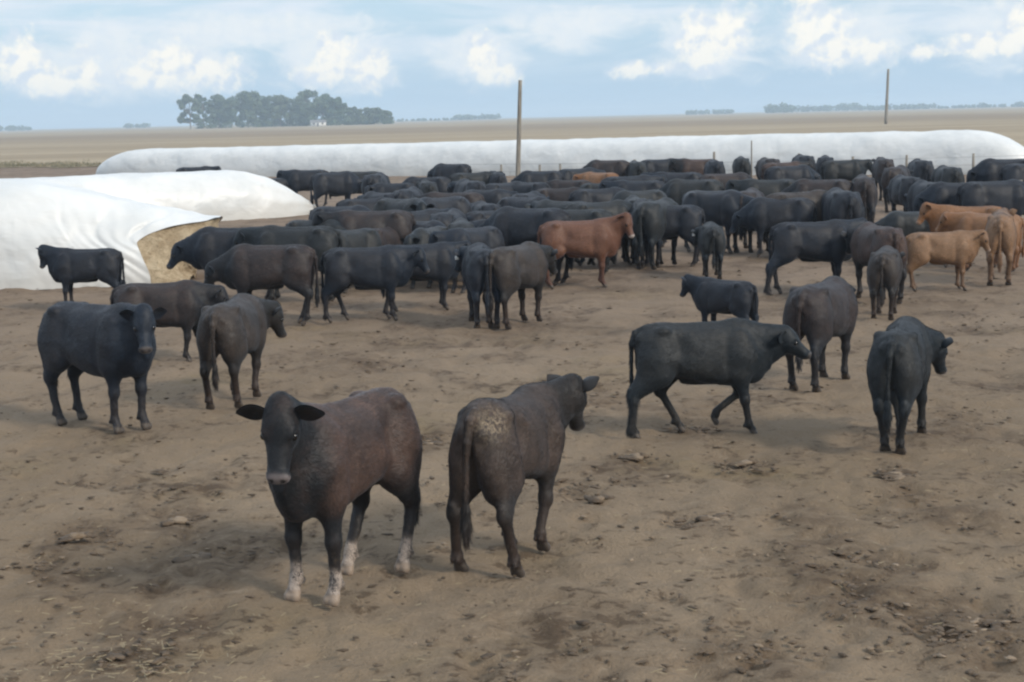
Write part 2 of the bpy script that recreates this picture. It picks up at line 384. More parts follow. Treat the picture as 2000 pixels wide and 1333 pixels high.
    V = V + (np.array([0, .7, 0]) * (vnoise(V, 9, seed) * .004)[:, None]) + np.stack([vnoise(V, 7, seed + 3), vnoise(V, 8, seed + 5), vnoise(V, 7, seed + 8)], 1) * .0035
    if vox < .02: V = V + np.stack([vnoise(V, 26, seed + 4), vnoise(V, 26, seed + 6), vnoise(V, 26, seed + 9)], 1) * .0018
    nb = len(V)
    # ears: cupped leaves
    EV, EF = [], []
    for s in (-1, 1):
        droop, back = p['ear']
        eo = S * s * math.cos(R(10 + droop)) - U * math.sin(R(10 + droop)) * 1.0 - F * (.28 + back); eo /= np.linalg.norm(eo)
        wv = U * .95 - F * .25; wv = wv - eo * (wv @ eo); wv /= np.linalg.norm(wv)
        nv = np.cross(eo, wv) * s
        if nv @ F < 0: nv = -nv
        root = hp(.0, s * .085, -.005)
        nu, nv_ = 12, 10; base0 = nb + sum(len(e) for e in EV)
        for layer in (0, 1):
            g = []
            for i in range(nu + 1):
                a = i / nu; ww = (.026 + .060 * math.sin(math.pi * min(1, a * 1.02) ** .85)) * hs if a < 1 else .003
                if a > .55: ww *= math.sqrt(max(0, 1 - ((a - .55) / .47) ** 2)) 
                for j in range(nv_ + 1):
                    b_ = j / nv_ * 2 - 1
                    cup = (1 - b_ * b_) * .028 * math.sin(math.pi * min(a + .1, 1)) * hs
                    th = -.006 if layer else .0
                    g.append(root + eo * (.205 * a * hs) + wv * (b_ * ww) - nv * (cup * (1 if layer == 0 else 1) - th * (1 if layer == 0 else 2.0)) )
            EV.append(np.array(g))
            off = base0 + layer * (nu + 1) * (nv_ + 1)
            for i in range(nu):
                for j in range(nv_):
                    q = [off + i * (nv_ + 1) + j, off + (i + 1) * (nv_ + 1) + j, off + (i + 1) * (nv_ + 1) + j + 1, off + i * (nv_ + 1) + j + 1]
                    EF.append(q if layer else q[::-1])
    V = np.concatenate([V] + EV); Q = np.concatenate([Q, np.array(EF)])
    me = mesh_from(name, V, Q)
    # masks: muzzle, hoof, sock | flank, lower leg, rump crust
    N = len(V); a1 = np.zeros((N, 4), np.float32); a1[:, 3] = 1; a2 = a1.copy(); L = V - P
    hf, hsd, hu = L @ F / hs, L @ S / hs, L @ U / hs
    inhead = (np.abs(hsd) < .12) & (hu > -.2) & (hu < .2)
    a1[:, 0] = sstep(hf + .15 * np.maximum(-hu - .02, 0), .365, .41) * inhead
    for s in (-1, 1):
        dd = np.linalg.norm(np.stack([hf - .425, hsd - s * .038, hu + .016], 1), axis=1); a1[:, 0] *= sstep(dd, .012, .022)
    for T in toes:
        near = (np.hypot(V[:, 0] - T[0], V[:, 1] - T[1]) < .13)
        a1[:, 1] = np.maximum(a1[:, 1], near * (1 - sstep(V[:, 2] - T[2], .048, .062)))
        if socks: a1[:, 2] = np.maximum(a1[:, 2], near * (1 - sstep(V[:, 2] + .03 * vnoise(V, 14, 3), .19, .25)) * .85)
    inh = (hf > -.05) & (np.abs(hsd) < .3) & (hu < .25) & (hu > -.22)
    a2[:, 0] = sstep(V[:, 2], .50, .72) * (1 - sstep(V[:, 0], .42, .60)) * (~inh); a2[:nb, 0] = a2[:nb, 0]; a2[nb:, 0] = 0
    a2[:, 1] = 1 - sstep(V[:, 2], .18, .55)
    a2[:, 2] = np.exp(-(((V[:, 0] + .60) / .13) ** 2 + ((V[:, 1] + .10) / .11) ** 2 + ((V[:, 2] - 1.09) / .09) ** 2)) * 1.6
    a2[:, 2] = np.clip(a2[:, 2], 0, 1)
    for nm, arr in (('mask', a1), ('mask2', a2)):
        at_ = me.color_attributes.new(nm, 'FLOAT_COLOR', 'POINT'); at_.data.foreach_set('color', arr.ravel())
    me['eyes'] = [float(c) for s in (-1, 1) for c in hp(.146, s * .096, -.004)]
    me['tagpos'] = [float(c) for c in hp(-.02, .19, -.05)]
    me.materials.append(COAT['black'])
    if fur: make_hair(me, V, a1, a2, P, F, hf, inhead, nb, vox, seed, fur)
    return me

HAIR = {}
def make_hair(me, V, a1, a2, P, F, hf, inhead, nb, vox, seed, per):
    """short hair lying back over the body, one fine blade per strand"""
    g = np.random.default_rng(seed + 1); nrm = np.empty(len(V) * 3, np.float32); me.vertex_normals.foreach_get('vector', nrm); nrm = nrm.reshape(-1, 3)
    keep = np.where((a1[:, 1] < .1) & (a1[:, 0] < .15) & (np.arange(len(V)) < nb))[0]; ix = np.repeat(keep, per); n = nrm[ix]; p = V[ix]
    d = np.tile(np.array([-1., 0, -.55]), (len(ix), 1)); leg = sstep(p[:, 2], .62, .40)[:, None]; leg = 1 - sstep(p[:, 2], .40, .62)[:, None]
    d = d * (1 - leg) + np.array([-.25, 0, -1.]) * leg; hd = inhead[ix] & (hf[ix] > -.02); d[hd] = -F * .6 + np.array([0, 0, -.5])
    sw = np.stack([vnoise(p, 4.5, seed + 2), vnoise(p, 4.5, seed + 3), vnoise(p, 4.5, seed + 4)], 1) * .7 + g.normal(0, .20, (len(ix), 3)); d = d + sw
    d -= n * (d * n).sum(1)[:, None]; d /= np.linalg.norm(d, axis=1)[:, None] + 1e-6
    ln = g.uniform(.014, .030, len(ix)) * np.where(hd, .5, 1) * (1 - .55 * leg[:, 0]); neck = np.exp(-((p[:, 0] - .62) / .16) ** 2); ln *= 1 + .35 * neck
    tuft = (p[:, 0] < -.74) & (p[:, 2] < .56); ln = np.where(tuft, .07, ln); d[tuft] = np.array([0, 0, -1.]) + g.normal(0, .2, (tuft.sum(), 3))
    lift = g.uniform(.0, .13, len(ix)); side = np.cross(n, d); side /= np.linalg.norm(side, axis=1)[:, None] + 1e-6
    roll = g.normal(0, .20, len(ix))[:, None]; side = side * np.cos(roll) + n * np.sin(roll)
    r0 = p + (g.uniform(-.5, .5, (len(ix), 3)) * vox * 1.2); r0 -= n * ((r0 - p) * n).sum(1)[:, None]; w_ = (g.uniform(.0018, .0040, len(ix)) * (vox / .0125))[:, None]
    tip = r0 + (d * np.cos(lift)[:, None] + n * np.sin(lift)[:, None]) * ln[:, None]
    HV = np.stack([r0 + side * w_, r0 - side * w_, tip], 1).reshape(-1, 3); hm = mesh_from('hair', HV, np.arange(len(HV)).reshape(-1, 3))
    for nm, arr in (('mask', a1), ('mask2', a2)):
        q = hm.color_attributes.new(nm, 'FLOAT_COLOR', 'POINT'); q.data.foreach_set('color', np.repeat(arr[ix], 3, axis=0).ravel())
    st_ = np.clip(g.normal(.50, .17, len(ix)) + .22 * vnoise(p, 7, seed + 8), 0.05, 1).astype(np.float32)
    q = hm.attributes.new('strand', 'FLOAT', 'POINT'); q.data.foreach_set('value', np.repeat(st_, 3)); hm.materials.append(COAT['black']); HAIR[me.name] = hm

def uv_sphere(r, n=10):
    V, Fc = [], []
    for i in range(n + 1):
        for j in range(2 * n):
            a, b_ = math.pi * i / n, math.pi * j / n
            V.append((r * math.sin(a) * math.cos(b_), r * math.sin(a) * math.sin(b_), r * math.cos(a)))
    for i in range(n):
        for j in range(2 * n): Fc.append((i * 2 * n + j, (i + 1) * 2 * n + j, (i + 1) * 2 * n + (j + 1) % (2 * n), i * 2 * n + (j + 1) % (2 * n)))
    return V, Fc
eye_me = mesh_from('eye', *uv_sphere(.0235), m_eye)
tv = np.array([(x, y, z) for x in (-.004, .004) for y, z in ((-.022, 0), (.022, 0), (.03, -.03), (.028, -.075), (-.028, -.075), (-.03, -.03))])
tf4 = [(0, 1, 2, 5), (2, 3, 4, 5), (11, 8, 7, 6), (11, 10, 9, 8)] + [((i + 1) % 6, i, i + 6, (i + 1) % 6 + 6) for i in range(6)]
tag_me = mesh_from('ear_tag', tv, tf4, m_tag, smooth=False)

def place_cow(me, pos, yaw, scale, coat, label, cat='cow', group=None, name='cow', eyes=False, eartag=False, lx=.93):
    root_loc = Vector((pos.x, pos.y, 0))
    if eyes or eartag or me.name in HAIR:
        r = bpy.data.objects.new(name, None); sc.collection.objects.link(r); r.empty_display_size = .3
        bo = link('body', me, r)
        if me.name in HAIR:
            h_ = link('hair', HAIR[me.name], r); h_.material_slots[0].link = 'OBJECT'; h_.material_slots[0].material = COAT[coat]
        if eyes:
            e = me['eyes']
            for i in (0, 3): q = link('eye', eye_me, r); q.location = (e[i], e[i + 1], e[i + 2])
        if eartag: q = link('ear_tag', tag_me, r); q.location = me['tagpos']
    else:
        r = bo = link(name, me)
    r.location = root_loc - Vector((0, 0, .012)); r.rotation_euler = (0, 0, R(yaw)); r.scale = (scale * lx, scale, scale)
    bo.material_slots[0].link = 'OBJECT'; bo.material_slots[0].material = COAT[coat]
    tag(r, label, cat, group); return r
BACK = 1.165
# ------------------------------------------------------------------ ground: one sheet out to the horizon
def dirt_material():
    m, t, b = new_mat('trodden_dirt')
    pos = t.n('ShaderNodeNewGeometry').outputs['Position']
    big = t.noise(pos, .16, 5, .6, .4); mid = t.noise(pos, .9, 6, .65, .5); fine = t.noise(pos, 7.5, 6, .7, .3); grit = t.noise(pos, 42, 4, .75)
    col = t.mix(t.mapr(big, .32, .68), (.188, .137, .088), (.252, .190, .130))
    col = t.mix(t.math('MULTIPLY', t.mapr(mid, .50, .72), .62), col, (.105, .075, .050))
    col = t.mix(t.math('MULTIPLY', t.mapr(t.noise(pos, .45, 5, .6, .3), .52, .74), .5), col, (.20, .148, .070))
    col = t.mix(t.math('MULTIPLY', t.mapr(t.math('ADD', fine, t.math('MULTIPLY', t.math('SUBTRACT', mid, .5), .7)), .57, .64), .72), col, (.072, .048, .030))
    col = t.mix(t.math('MULTIPLY', t.mapr(fine, .28, .42, 1, 0), .30), col, (.33, .265, .195))
    col = t.mix(t.math('MULTIPLY', t.mapr(grit, .42, .72), .35), col, (.115, .085, .058))
    stn = t.n('ShaderNodeAttribute', attribute_name='stain').outputs['Fac']
    sb = t.math('MULTIPLY', stn, t.mapr(t.math('ADD', fine, t.math('MULTIPLY', mid, .4)), .52, .78, .25, 1))
    col = t.mix(t.math('MULTIPLY', sb, .68), col, (.078, .052, .033))
    # distance haze put into the dirt colour further back, greyer and a touch rosier
    sp = t.n('ShaderNodeSeparateXYZ'); t.l(pos, sp.inputs[0])
    far = t.mapr(t.math('ADD', sp.outputs[1], t.math('MULTIPLY', mid, 14)), 16, 42)
    col = t.mix(t.math('MULTIPLY', far, .55), col, t.mix(t.mapr(mid, .4, .62), (.215, .160, .125), (.130, .094, .074)))
    t.l(col, b.inputs['Base Color']); b.inputs['Roughness'].default_value = .93; b.inputs['Specular IOR Level'].default_value = .18
    h = t.math('ADD', t.math('MULTIPLY', fine, 1.0), t.math('MULTIPLY', grit, .35)); h = t.math('ADD', h, t.math('MULTIPLY', mid, 1.5))
    bump(t, b, h, .75, .06)
    return m
CL = [(340, 960, 190, 22), (160, 1045, 90, 16), (350, 1015, 50, 8), (840, 860, 50, 26), (1240, 895, 50, 14), (1460, 910, 70, 24), (1750, 930, 50, 30), (1160, 950, 130, 26), (1380, 1015, 70, 20), (1640, 1100, 170, 60), (1900, 1230, 170, 80),
      (1860, 820, 120, 20), (1480, 1270, 170, 26), (260, 1280, 160, 30), (130, 1110, 140, 20), (430, 1070, 150, 14), (1150, 760, 90, 14), (700, 700, 180, 20), (900, 985, 60, 10), (1050, 1290, 300, 20), (1850, 1000, 150, 24), (1900, 640, 120, 14), (1700, 1180, 120, 26), (1350, 835, 60, 16), (1560, 1010, 120, 16)]
angs = np.concatenate([np.arange(-180, -24, 4.0), np.arange(-24, 24, .22), np.arange(24, 180, 4.0)]); na = len(angs)
rs = [.6]
while rs[-1] < 6500: rs.append(rs[-1] * (1.0085 if 7 < rs[-1] < 45 else 1.02 if rs[-1] < 120 else 1.15))
rs = np.array(rs); A, RR = np.meshgrid(np.radians(angs), rs); gx, gy = (RR * np.sin(A)).ravel(), (RR * np.cos(A)).ravel()
GP = np.stack([gx, gy, 0 * gx], 1)
fade = 1 - sstep(RR.ravel(), 35, 75)
stain = np.zeros(len(gx))                                  # trampled, darker patches where the dung lies
for (cx, cy, w_, n_) in CL + [(330, 1110, 260, 30), (1300, 800, 160, 20), (1150, 545, 200, 20), (1000, 640, 300, 14)]:
    c_ = at(cx, cy); rx = w_ / FPX * c_.y * .75; ry = rx * 1.2 + .25
    stain += np.exp(-((gx - c_.x) / rx) ** 2 - ((gy - c_.y) / ry) ** 2) * min(1, .35 + n_ / 50)
stain = np.clip(stain * (1 + .9 * vnoise(GP, 2.3, 12) + .5 * vnoise(GP, 5.5, 13)), 0, 1)
pock = vnoise(GP, 4.2, 1); pock2 = vnoise(GP, 8.5, 2)
gz = (.018 * vnoise(GP, .7, 3) + .018 * vnoise(GP, 1.9, 4) + (.038 + .016 * stain) * np.minimum(pock, .15) + (.028 + .016 * stain) * np.minimum(pock2, .2)) * fade - .014
nr = len(rs); ii, jj = np.meshgrid(np.arange(nr - 1), np.arange(na), indexing='ij'); ii, jj = ii.ravel(), jj.ravel(); j2 = (jj + 1) % na
GF = np.stack([ii * na + jj, ii * na + j2, (ii + 1) * na + j2, (ii + 1) * na + jj], 1)[:, ::-1]
# centre cap
cidx = len(gx); GV = np.concatenate([np.stack([gx, gy, gz], 1), [[0, 0, -.02]]])
me = mesh_from('ground', GV, GF, dirt_material())
at_ = me.color_attributes.new('stain', 'FLOAT_COLOR', 'POINT'); at_.data.foreach_set('color', np.repeat(np.append(stain, 0)[:, None], 4, 1).astype(np.float32).ravel())
tag(link('ground', me), kind='structure')

m_field, t, b = new_mat('dry_grass')
pos = t.n('ShaderNodeNewGeometry').outputs['Position']; sp = t.n('ShaderNodeSeparateXYZ'); t.l(pos, sp.inputs[0])
dist = t.math('ADD', sp.outputs[1], t.math('MULTIPLY', t.noise(t.scale(pos, (.02, .05, 1)), 1, 4), 40))
n1 = t.noise(t.scale(pos, (.012, .05, 1)), 1.0, 6, .65); n2 = t.noise(pos, .8, 5, .7)
col = t.mix(t.mapr(n1, .35, .65), (.265, .210, .145), (.35, .285, .20))
col = t.mix(t.math('MULTIPLY', t.mapr(n2, .45, .7), .5), col, (.20, .165, .11))
verge = t.mapr(dist, 118, 150, 1, 0); col = t.mix(t.math('MULTIPLY', verge, .8), col, t.mix(t.mapr(n2, .4, .6), (.13, .125, .075), (.235, .205, .14)))
band = t.math('MULTIPLY', t.mapr(dist, 300, 420), t.mapr(dist, 520, 700, 1, 0)); col = t.mix(t.math('MULTIPLY', band, .5), col, (.19, .145, .105))
t.l(col, b.inputs['Base Color']); b.inputs['Roughness'].default_value = .95; b.inputs['Specular IOR Level'].default_value = .1
bump(t, b, n2, .8, .2)
fx = np.concatenate([np.linspace(-6000, -120, 30), np.linspace(-110, 110, 160), np.linspace(120, 6000, 30)])
def field_edge(x): return 99 - .62 * np.clip(x, -45, 60) + 3.0 * np.sin(x * .21) + 1.6 * np.sin(x * .83 + 1) + 0.8 * np.sin(x * 2.3)
rows = [0, .02, .05, .1, .2, .4, 1]
FV = [(x, field_edge(x) + (6000 - field_edge(x)) * r_ ** 2, .02) for r_ in rows for x in fx]; nf = len(fx)
FF = [(a * nf + i, a * nf + i + 1, (a + 1) * nf + i + 1, (a + 1) * nf + i) for a in range(len(rows) - 1) for i in range(nf - 1)]
tag(link('field', mesh_from('field', FV, FF, m_field)), kind='structure')

# rough tufts along the edge of the field: nobody could count them
rng = np.random.default_rng(5)
def blades(pts, hgt, wid, per):
    V, Fc = [], []
    for (x, y) in pts:
        for _ in range(per):
            a = rng.uniform(0, 6.28); h = hgt * rng.uniform(.5, 1.2); l = rng.uniform(-.35, .35, 2) * h; ox, oy = rng.normal(0, .25, 2)
            c, s = math.cos(a) * wid, math.sin(a) * wid; k = len(V)
            V += [(x + ox - c, y + oy - s, 0), (x + ox + c, y + oy + s, 0), (x + ox + c * .4 + l[0], y + oy + s * .4 + l[1], h), (x + ox - c * .4 + l[0], y + oy - s * .4 + l[1], h)]
            Fc.append((k, k + 1, k + 2, k + 3))
    return V, Fc
pts = [(x, field_edge(x) + abs(rng.normal(0, 5)) + .3) for x in rng.uniform(-45, 60, 3000)]
m_tuft, t, b = new_mat('rough_grass'); n_ = t.noise(t.n('ShaderNodeNewGeometry').outputs['Position'], .35, 4)
t.l(t.mix(t.mapr(n_, .35, .65), (.12, .115, .07), (.24, .21, .14)), b.inputs['Base Color']); b.inputs['Roughness'].default_value = .9
tag(link('rough_grass', mesh_from('rough_grass', *blades(pts, .22, .03, 5), m_tuft, smooth=False)), 'rough dry grass growing along the field edge behind the white bags', 'grass', kind='stuff')

# ------------------------------------------------------------------ silage bags
def bag_material(name, dirt):
    m, t, b = new_mat(name); pos = t.n('ShaderNodeTexCoord').outputs['Object']; sp = t.n('ShaderNodeSeparateXYZ'); t.l(pos, sp.inputs[0])
    col = t.mix(t.mapr(t.noise(pos, .8, 5, .6), .35, .7), (.64, .64, .625), (.55, .56, .555))
    foot = t.mapr(t.math('ADD', sp.outputs[2], t.math('MULTIPLY', t.noise(pos, 1.6, 5, .65), .7)), .35, 1.0, 1, 0)
    col = t.mix(t.math('MULTIPLY', foot, dirt), col, (.42, .39, .34))
    spl = t.math('MULTIPLY', t.mapr(t.noise(t.scale(pos, (1, 1, .55)), 4.2, 5, .7), .62, .70), t.mapr(sp.outputs[2], .3, 1.5, 1, 0))
    col = t.mix(t.math('MULTIPLY', spl, dirt * .9), col, (.25, .24, .22))
    t.l(col, b.inputs['Base Color']); b.inputs['Roughness'].default_value = .42; b.inputs['Specular IOR Level'].default_value = .45
    b.inputs['Subsurface Weight'].default_value = .0
    h = t.math('ADD', t.noise(t.scale(pos, (.6, 1, 1)), 1.6, 3, .45, .4), t.math('MULTIPLY', t.noise(t.scale(pos, (1.6, .8, .8)), 1.1, 2, .4, .6), .5))
    bump(t, b, h, .45, .14)
    return m
m_bag = bag_material('white_bag_plastic', .42)
def silage_bag(name, P0, P1, hw, h, prof, ns, nt, seed, folds=None, oblique=None):
    """P0-P1: centre line on the ground; prof(s, L) -> (width factor, height factor)"""
    d = (P1 - P0); L = d.length; d.normalize(); n = Vector((-d.y, d.x, 0)); V = []
    ss = L * (1 - np.cos(np.linspace(0, math.pi, ns))) / 2 * .35 + np.linspace(0, L, ns) * .65
    for s in ss:
        fw, fh = prof(s, L)
        for j in range(nt):
            a = math.pi * j / (nt - 1); ca, sa = math.cos(a), math.sin(a)
            x = -math.copysign(abs(ca) ** .72, ca) * hw * fw; z = sa ** .80 * h * fh     # near side (j = 0) first
            so = s + (oblique(s, L, j / (nt - 1)) if oblique else 0)
            if folds:
                g = folds(s, L, j / (nt - 1)); x *= 1 + g; z *= 1 + g * .8
            p = P0 + d * so + n * x; V.append((p.x, p.y, z - .03))
    V = np.array(V); q = np.array([(v[0], v[1], v[2]) for v in V])
    amp = np.clip(V[:, 2] / .6, 0, 1)
    V += np.stack([vnoise(q, 1.1, seed), vnoise(q, 1.3, seed + 1), vnoise(q, .9, seed + 2)], 1) * .045 * amp[:, None]
    V += np.stack([vnoise(q, 3.5, seed + 5), vnoise(q, 3.9, seed + 6), vnoise(q, 3.3, seed + 7)], 1) * .018 * amp[:, None]
    Fc = [(i * nt + j, (i + 1) * nt + j, (i + 1) * nt + j + 1, i * nt + j + 1) for i in range(ns - 1) for j in range(nt - 1)]
    me = mesh_from(name, V, np.array(Fc)[:, ::-1], m_bag); o = link(name, me); return o
def round_end(r): return lambda s, e=r: 1.0 if s > e else max(.02, math.sqrt(max(0, 1 - (1 - s / e) ** 2)))
# far bag
fa, fb = at(166, 346), at(2012, 340)
dv = (fb - fa).normalized(); nn = Vector((-dv.y, dv.x, 0)); fa += nn * 1.4; fb += nn * 1.4
def prof_far(s, L):
    a = round_end(4.0)(s); c = round_end(3.2)(L - s); k = min(a, c); return (k ** .6, k * (.90 + .20 * s / L))
o = silage_bag('silage_bag', fa, fb, 1.45, 1.80, prof_far, 260, 30, 3)
tag(o, 'longest white silage bag, stretched across behind the whole herd', 'silage bag', 'white plastic silage bags')
# tapered bag in the middle distance, its tied tail lying on the ground
ba = at_y(-420, 500, 43.0); ba.z = 0; bb = at(622, 414)
def prof_mid(s, L):
    r_ = L - s; k = math.sin(math.pi / 2 * min(max(r_, 0) / 3.4, 1)) ** 1.05; return (.10 + .90 * math.sin(math.pi / 2 * min(max(r_, 0) / 2.6, 1)) ** .8, .12 + .88 * k)
def folds_mid(s, L, v):
    r_ = L - s; return .035 * math.sin(v * 46 + 3 * math.sin(s)) * math.exp(-r_ / 1.2)
o = silage_bag('silage_bag', ba, bb, 1.4, 1.56, prof_mid, 220, 48, 8, folds_mid)
tag(o, 'white silage bag tapering to a closed pointed end on the ground beside the herd', 'silage bag', 'white plastic silage bags')
# near bag, cut open at its end
na_, nb_ = at(-700, 585), at(290, 558)
dv = (nb_ - na_).normalized(); nn = Vector((-dv.y, dv.x, 0)); na_ += nn * 1.45; nb_ += nn * 1.45
def prof_near(s, L):
    r_ = L - s; k = sstep(r_, -.2, 3.0); return (.82 + .18 * k, .56 + .44 * k)
def folds_near(s, L, v):
    r_ = L - s; return (-.030 * max(0, math.sin(v * 34 - r_ * 9 + 1.6 * math.sin(v * 9))) ** 8 + .010 * math.sin(v * 97 - 20 * r_)) * math.exp(-(r_ / 1.35) ** 2) * sstep(r_, -.3, .4)
def obl(s, L, v):
    e = sstep(v, .0, .22) * -.25 + sstep(v, .20, .52) * 1.45 - .9 * sstep(v, .58, 1.0)
    return e * sstep(s, L - 3.0, L)
o = silage_bag('silage_bag', na_, nb_, 1.45, 2.10, prof_near, 300, 90, 21, folds_near, obl)
tag(o, 'nearest white silage bag, cut open and creased at the end where silage spills out', 'silage bag', 'white plastic silage bags')
# silage in the open end
m_sil, t, b = new_mat('silage'); pos = t.n('ShaderNodeTexCoord').outputs['Object']
sn = t.noise(pos, 3.2, 6, .7, .5); col = t.mix(t.mapr(sn, .35, .62), (.42, .31, .19), (.60, .48, .32))
col = t.mix(t.math('MULTIPLY', t.mapr(t.noise(pos, 17, 5, .75), .55, .7), .7), col, (.13, .085, .045))
t.l(col, b.inputs['Base Color']); b.inputs['Roughness'].default_value = .95
bump(t, b, t.math('ADD', t.noise(pos, 9, 6, .75), t.noise(pos, 34, 4, .7)), .9, .08)
dv = (nb_ - na_).normalized(); nn = Vector((-dv.y, dv.x, 0)); L_ = (nb_ - na_).length; RN, RT, ring = 90, 44, []
for j in range(RN):                                          # rim just inside the cut edge of the plastic
    v_ = j / (RN - 1); a = math.pi * v_; fw, fh = prof_near(L_ - .02, L_); ca, sa = math.cos(a), math.sin(a)
    p_ = na_ + dv * (L_ - .08 + obl(L_, L_, v_)) + nn * (-math.copysign(abs(ca) ** .72, ca) * 1.45 * fw * .97); ring.append((p_.x, p_.y, sa ** .80 * 2.10 * fh * .97))
ring = np.array(ring); ctr = (ring[0] + ring[-1]) / 2; fn_ = np.array([dv.x - nn.x * .75, dv.y - nn.y * .75, 0]); fn_ /= np.linalg.norm(fn_); V = []
for k in range(RT):
    tt = k / (RT - 1)
    for j in range(RN):
        q = ring[j] * (1 - tt) + ctr * tt; low = 1 - min(q[2], 1.2) / 1.2
        V.append(q + fn_ * ((1 - (1 - tt) ** 2.2) * .42 + .30 * low * min(1, tt * 3)) )
V = np.array(V); tq = np.clip(np.repeat(np.arange(RT) / (RT - 1), RN) * 6, 0, 1)[:, None]
V += (np.stack([vnoise(V, 1.8, 4), vnoise(V, 2.0, 5), vnoise(V, 2.2, 6)], 1) * .13 + np.stack([vnoise(V, 5, 7), vnoise(V, 5, 8), vnoise(V, 5, 9)], 1) * .05 + np.stack([vnoise(V, 13, 7), vnoise(V, 13, 8), vnoise(V, 13, 9)], 1) * .02) * (.15 + .85 * tq)
V[:, 2] = np.maximum(V[:, 2], -.03)
Fc = np.array([(k * RN + j, k * RN + j + 1, (k + 1) * RN + j + 1, (k + 1) * RN + j) for k in range(RT - 1) for j in range(RN - 1)])
o = link('silage_pile', mesh_from('silage_pile', V, Fc, m_sil))
tag(o, 'tan heap of silage bulging out of the cut open bag end', 'silage pile')

# ------------------------------------------------------------------ poles and fence
m_wood, t, b = new_mat('weathered_wood'); pos = t.n('ShaderNodeTexCoord').outputs['Object']
t.l(t.mix(t.mapr(t.noise(t.scale(pos, (9, 9, .8)), 1.5, 5, .7), .3, .7), (.14, .125, .105), (.30, .27, .225)), b.inputs['Base Color']); b.inputs['Roughness'].default_value = .85
bump(t, b, t.noise(t.scale(pos, (30, 30, 1)), 1.5, 4), .6, .02)
m_wire, t, b = new_mat('wire'); b.inputs['Base Color'].default_value = (.25, .25, .25, 1); b.inputs['Metallic'].default_value = .8; b.inputs['Roughness'].default_value = .5
def tube(pts, radii, n=10, seed=0, wob=0.0):
    V, Fc = [], []; m = len(pts)
    for i, (p, r) in enumerate(zip(pts, radii)):
        d = (Vector(pts[min(i + 1, m - 1)]) - Vector(pts[max(i - 1, 0)])).normalized(); a = d.orthogonal().normalized(); c = d.cross(a)
        for j in range(n):
            th = 2 * math.pi * j / n; q = Vector(p) + (a * math.cos(th) + c * math.sin(th)) * r * (1 + wob * math.sin(j * 2.3 + i * 1.7 + seed)); V.append(tuple(q))
    for i in range(m - 1):
        for j in range(n): Fc.append((i * n + j, i * n + (j + 1) % n, (i + 1) * n + (j + 1) % n, (i + 1) * n + j))
    k = len(V); V.append(tuple(pts[0])); V.append(tuple(pts[-1]))
    for j in range(n): Fc.append((k, (j + 1) % n, j, j)); Fc.append((k + 1, (m - 1) * n + j, (m - 1) * n + (j + 1) % n, (m - 1) * n + (j + 1) % n))
    return V, [tuple(f) for f in Fc]
def tube_mesh(name, pts, radii, mat, n=10, wob=0.0):
    V, Fc = tube(pts, radii, n, 0, wob); me = bpy.data.meshes.new(name)
    me.from_pydata(V, [], [tuple(dict.fromkeys(f)) for f in Fc]); me.materials.append(mat); me.polygons.foreach_set('use_smooth', [True] * len(me.polygons)); return me
def pole(name, px, py, tx, ty, r, label, cat, group=None, n=8, cap=False):
    g = at(px, py); tp = at_y(tx, ty, g.y); dd = tp - g
    pts = [tuple(dd * (i / n) + Vector((0, 0, -.05 if i == 0 else 0))) for i in range(n + 1)]
    o = link(name, tube_mesh(name, pts, [r * (1 - .28 * i / n) for i in range(n + 1)], m_wood, 12, .03)); o.location = g; tag(o, label, cat, group); return o
pole('wooden_pole', 1011, 374, 1016, 157, .105, 'tall bare leaning wooden pole rising from the middle of the herd', 'pole')
pole('utility_pole', 1730, 243, 1735, 135, .30, 'distant bare pole standing in the field beyond the white bag', 'pole')
pole('corner_post', 1993, 462, 1992, 352, .085, 'pale wooden post at the frame edge by the orange calves', 'post')
fr = bpy.data.objects.new('wire_fence', None); sc.collection.objects.link(fr)
fpx = [(905, 374, 322), (980, 374, 322), (1055, 374, 322), (1095, 374, 320), (1240, 374, 312), (1395, 374, 297), (1468, 374, 275), (1560, 372, 300), (1665, 370, 306), (1770, 368, 303), (1900, 364, 300), (2040, 360, 290)]
g0 = at(fpx[0][0], fpx[0][1]); fr.location = g0; pr = []
for i, (px, py, ty) in enumerate(fpx):
    g = at(px, py) - g0; h_ = height_at(at(px, py), ty); rr = .030 if i == 6 else .055
    link('post', tube_mesh('post', [tuple(g + Vector((0, 0, z))) for z in (-.05, h_ / 2, h_)], [rr, rr * .95, rr * .85], m_wood, 8, .05), fr); pr.append(g)
for z in (.45, .8, 1.1): link('wire', tube_mesh('wire', [tuple(p_ + Vector((0, -.06, z))) for p_ in pr], [.006] * len(pr), m_wire, 5), fr)
tag(fr, 'thin wire fence on wooden posts between the herd and the long white bag', 'fence')

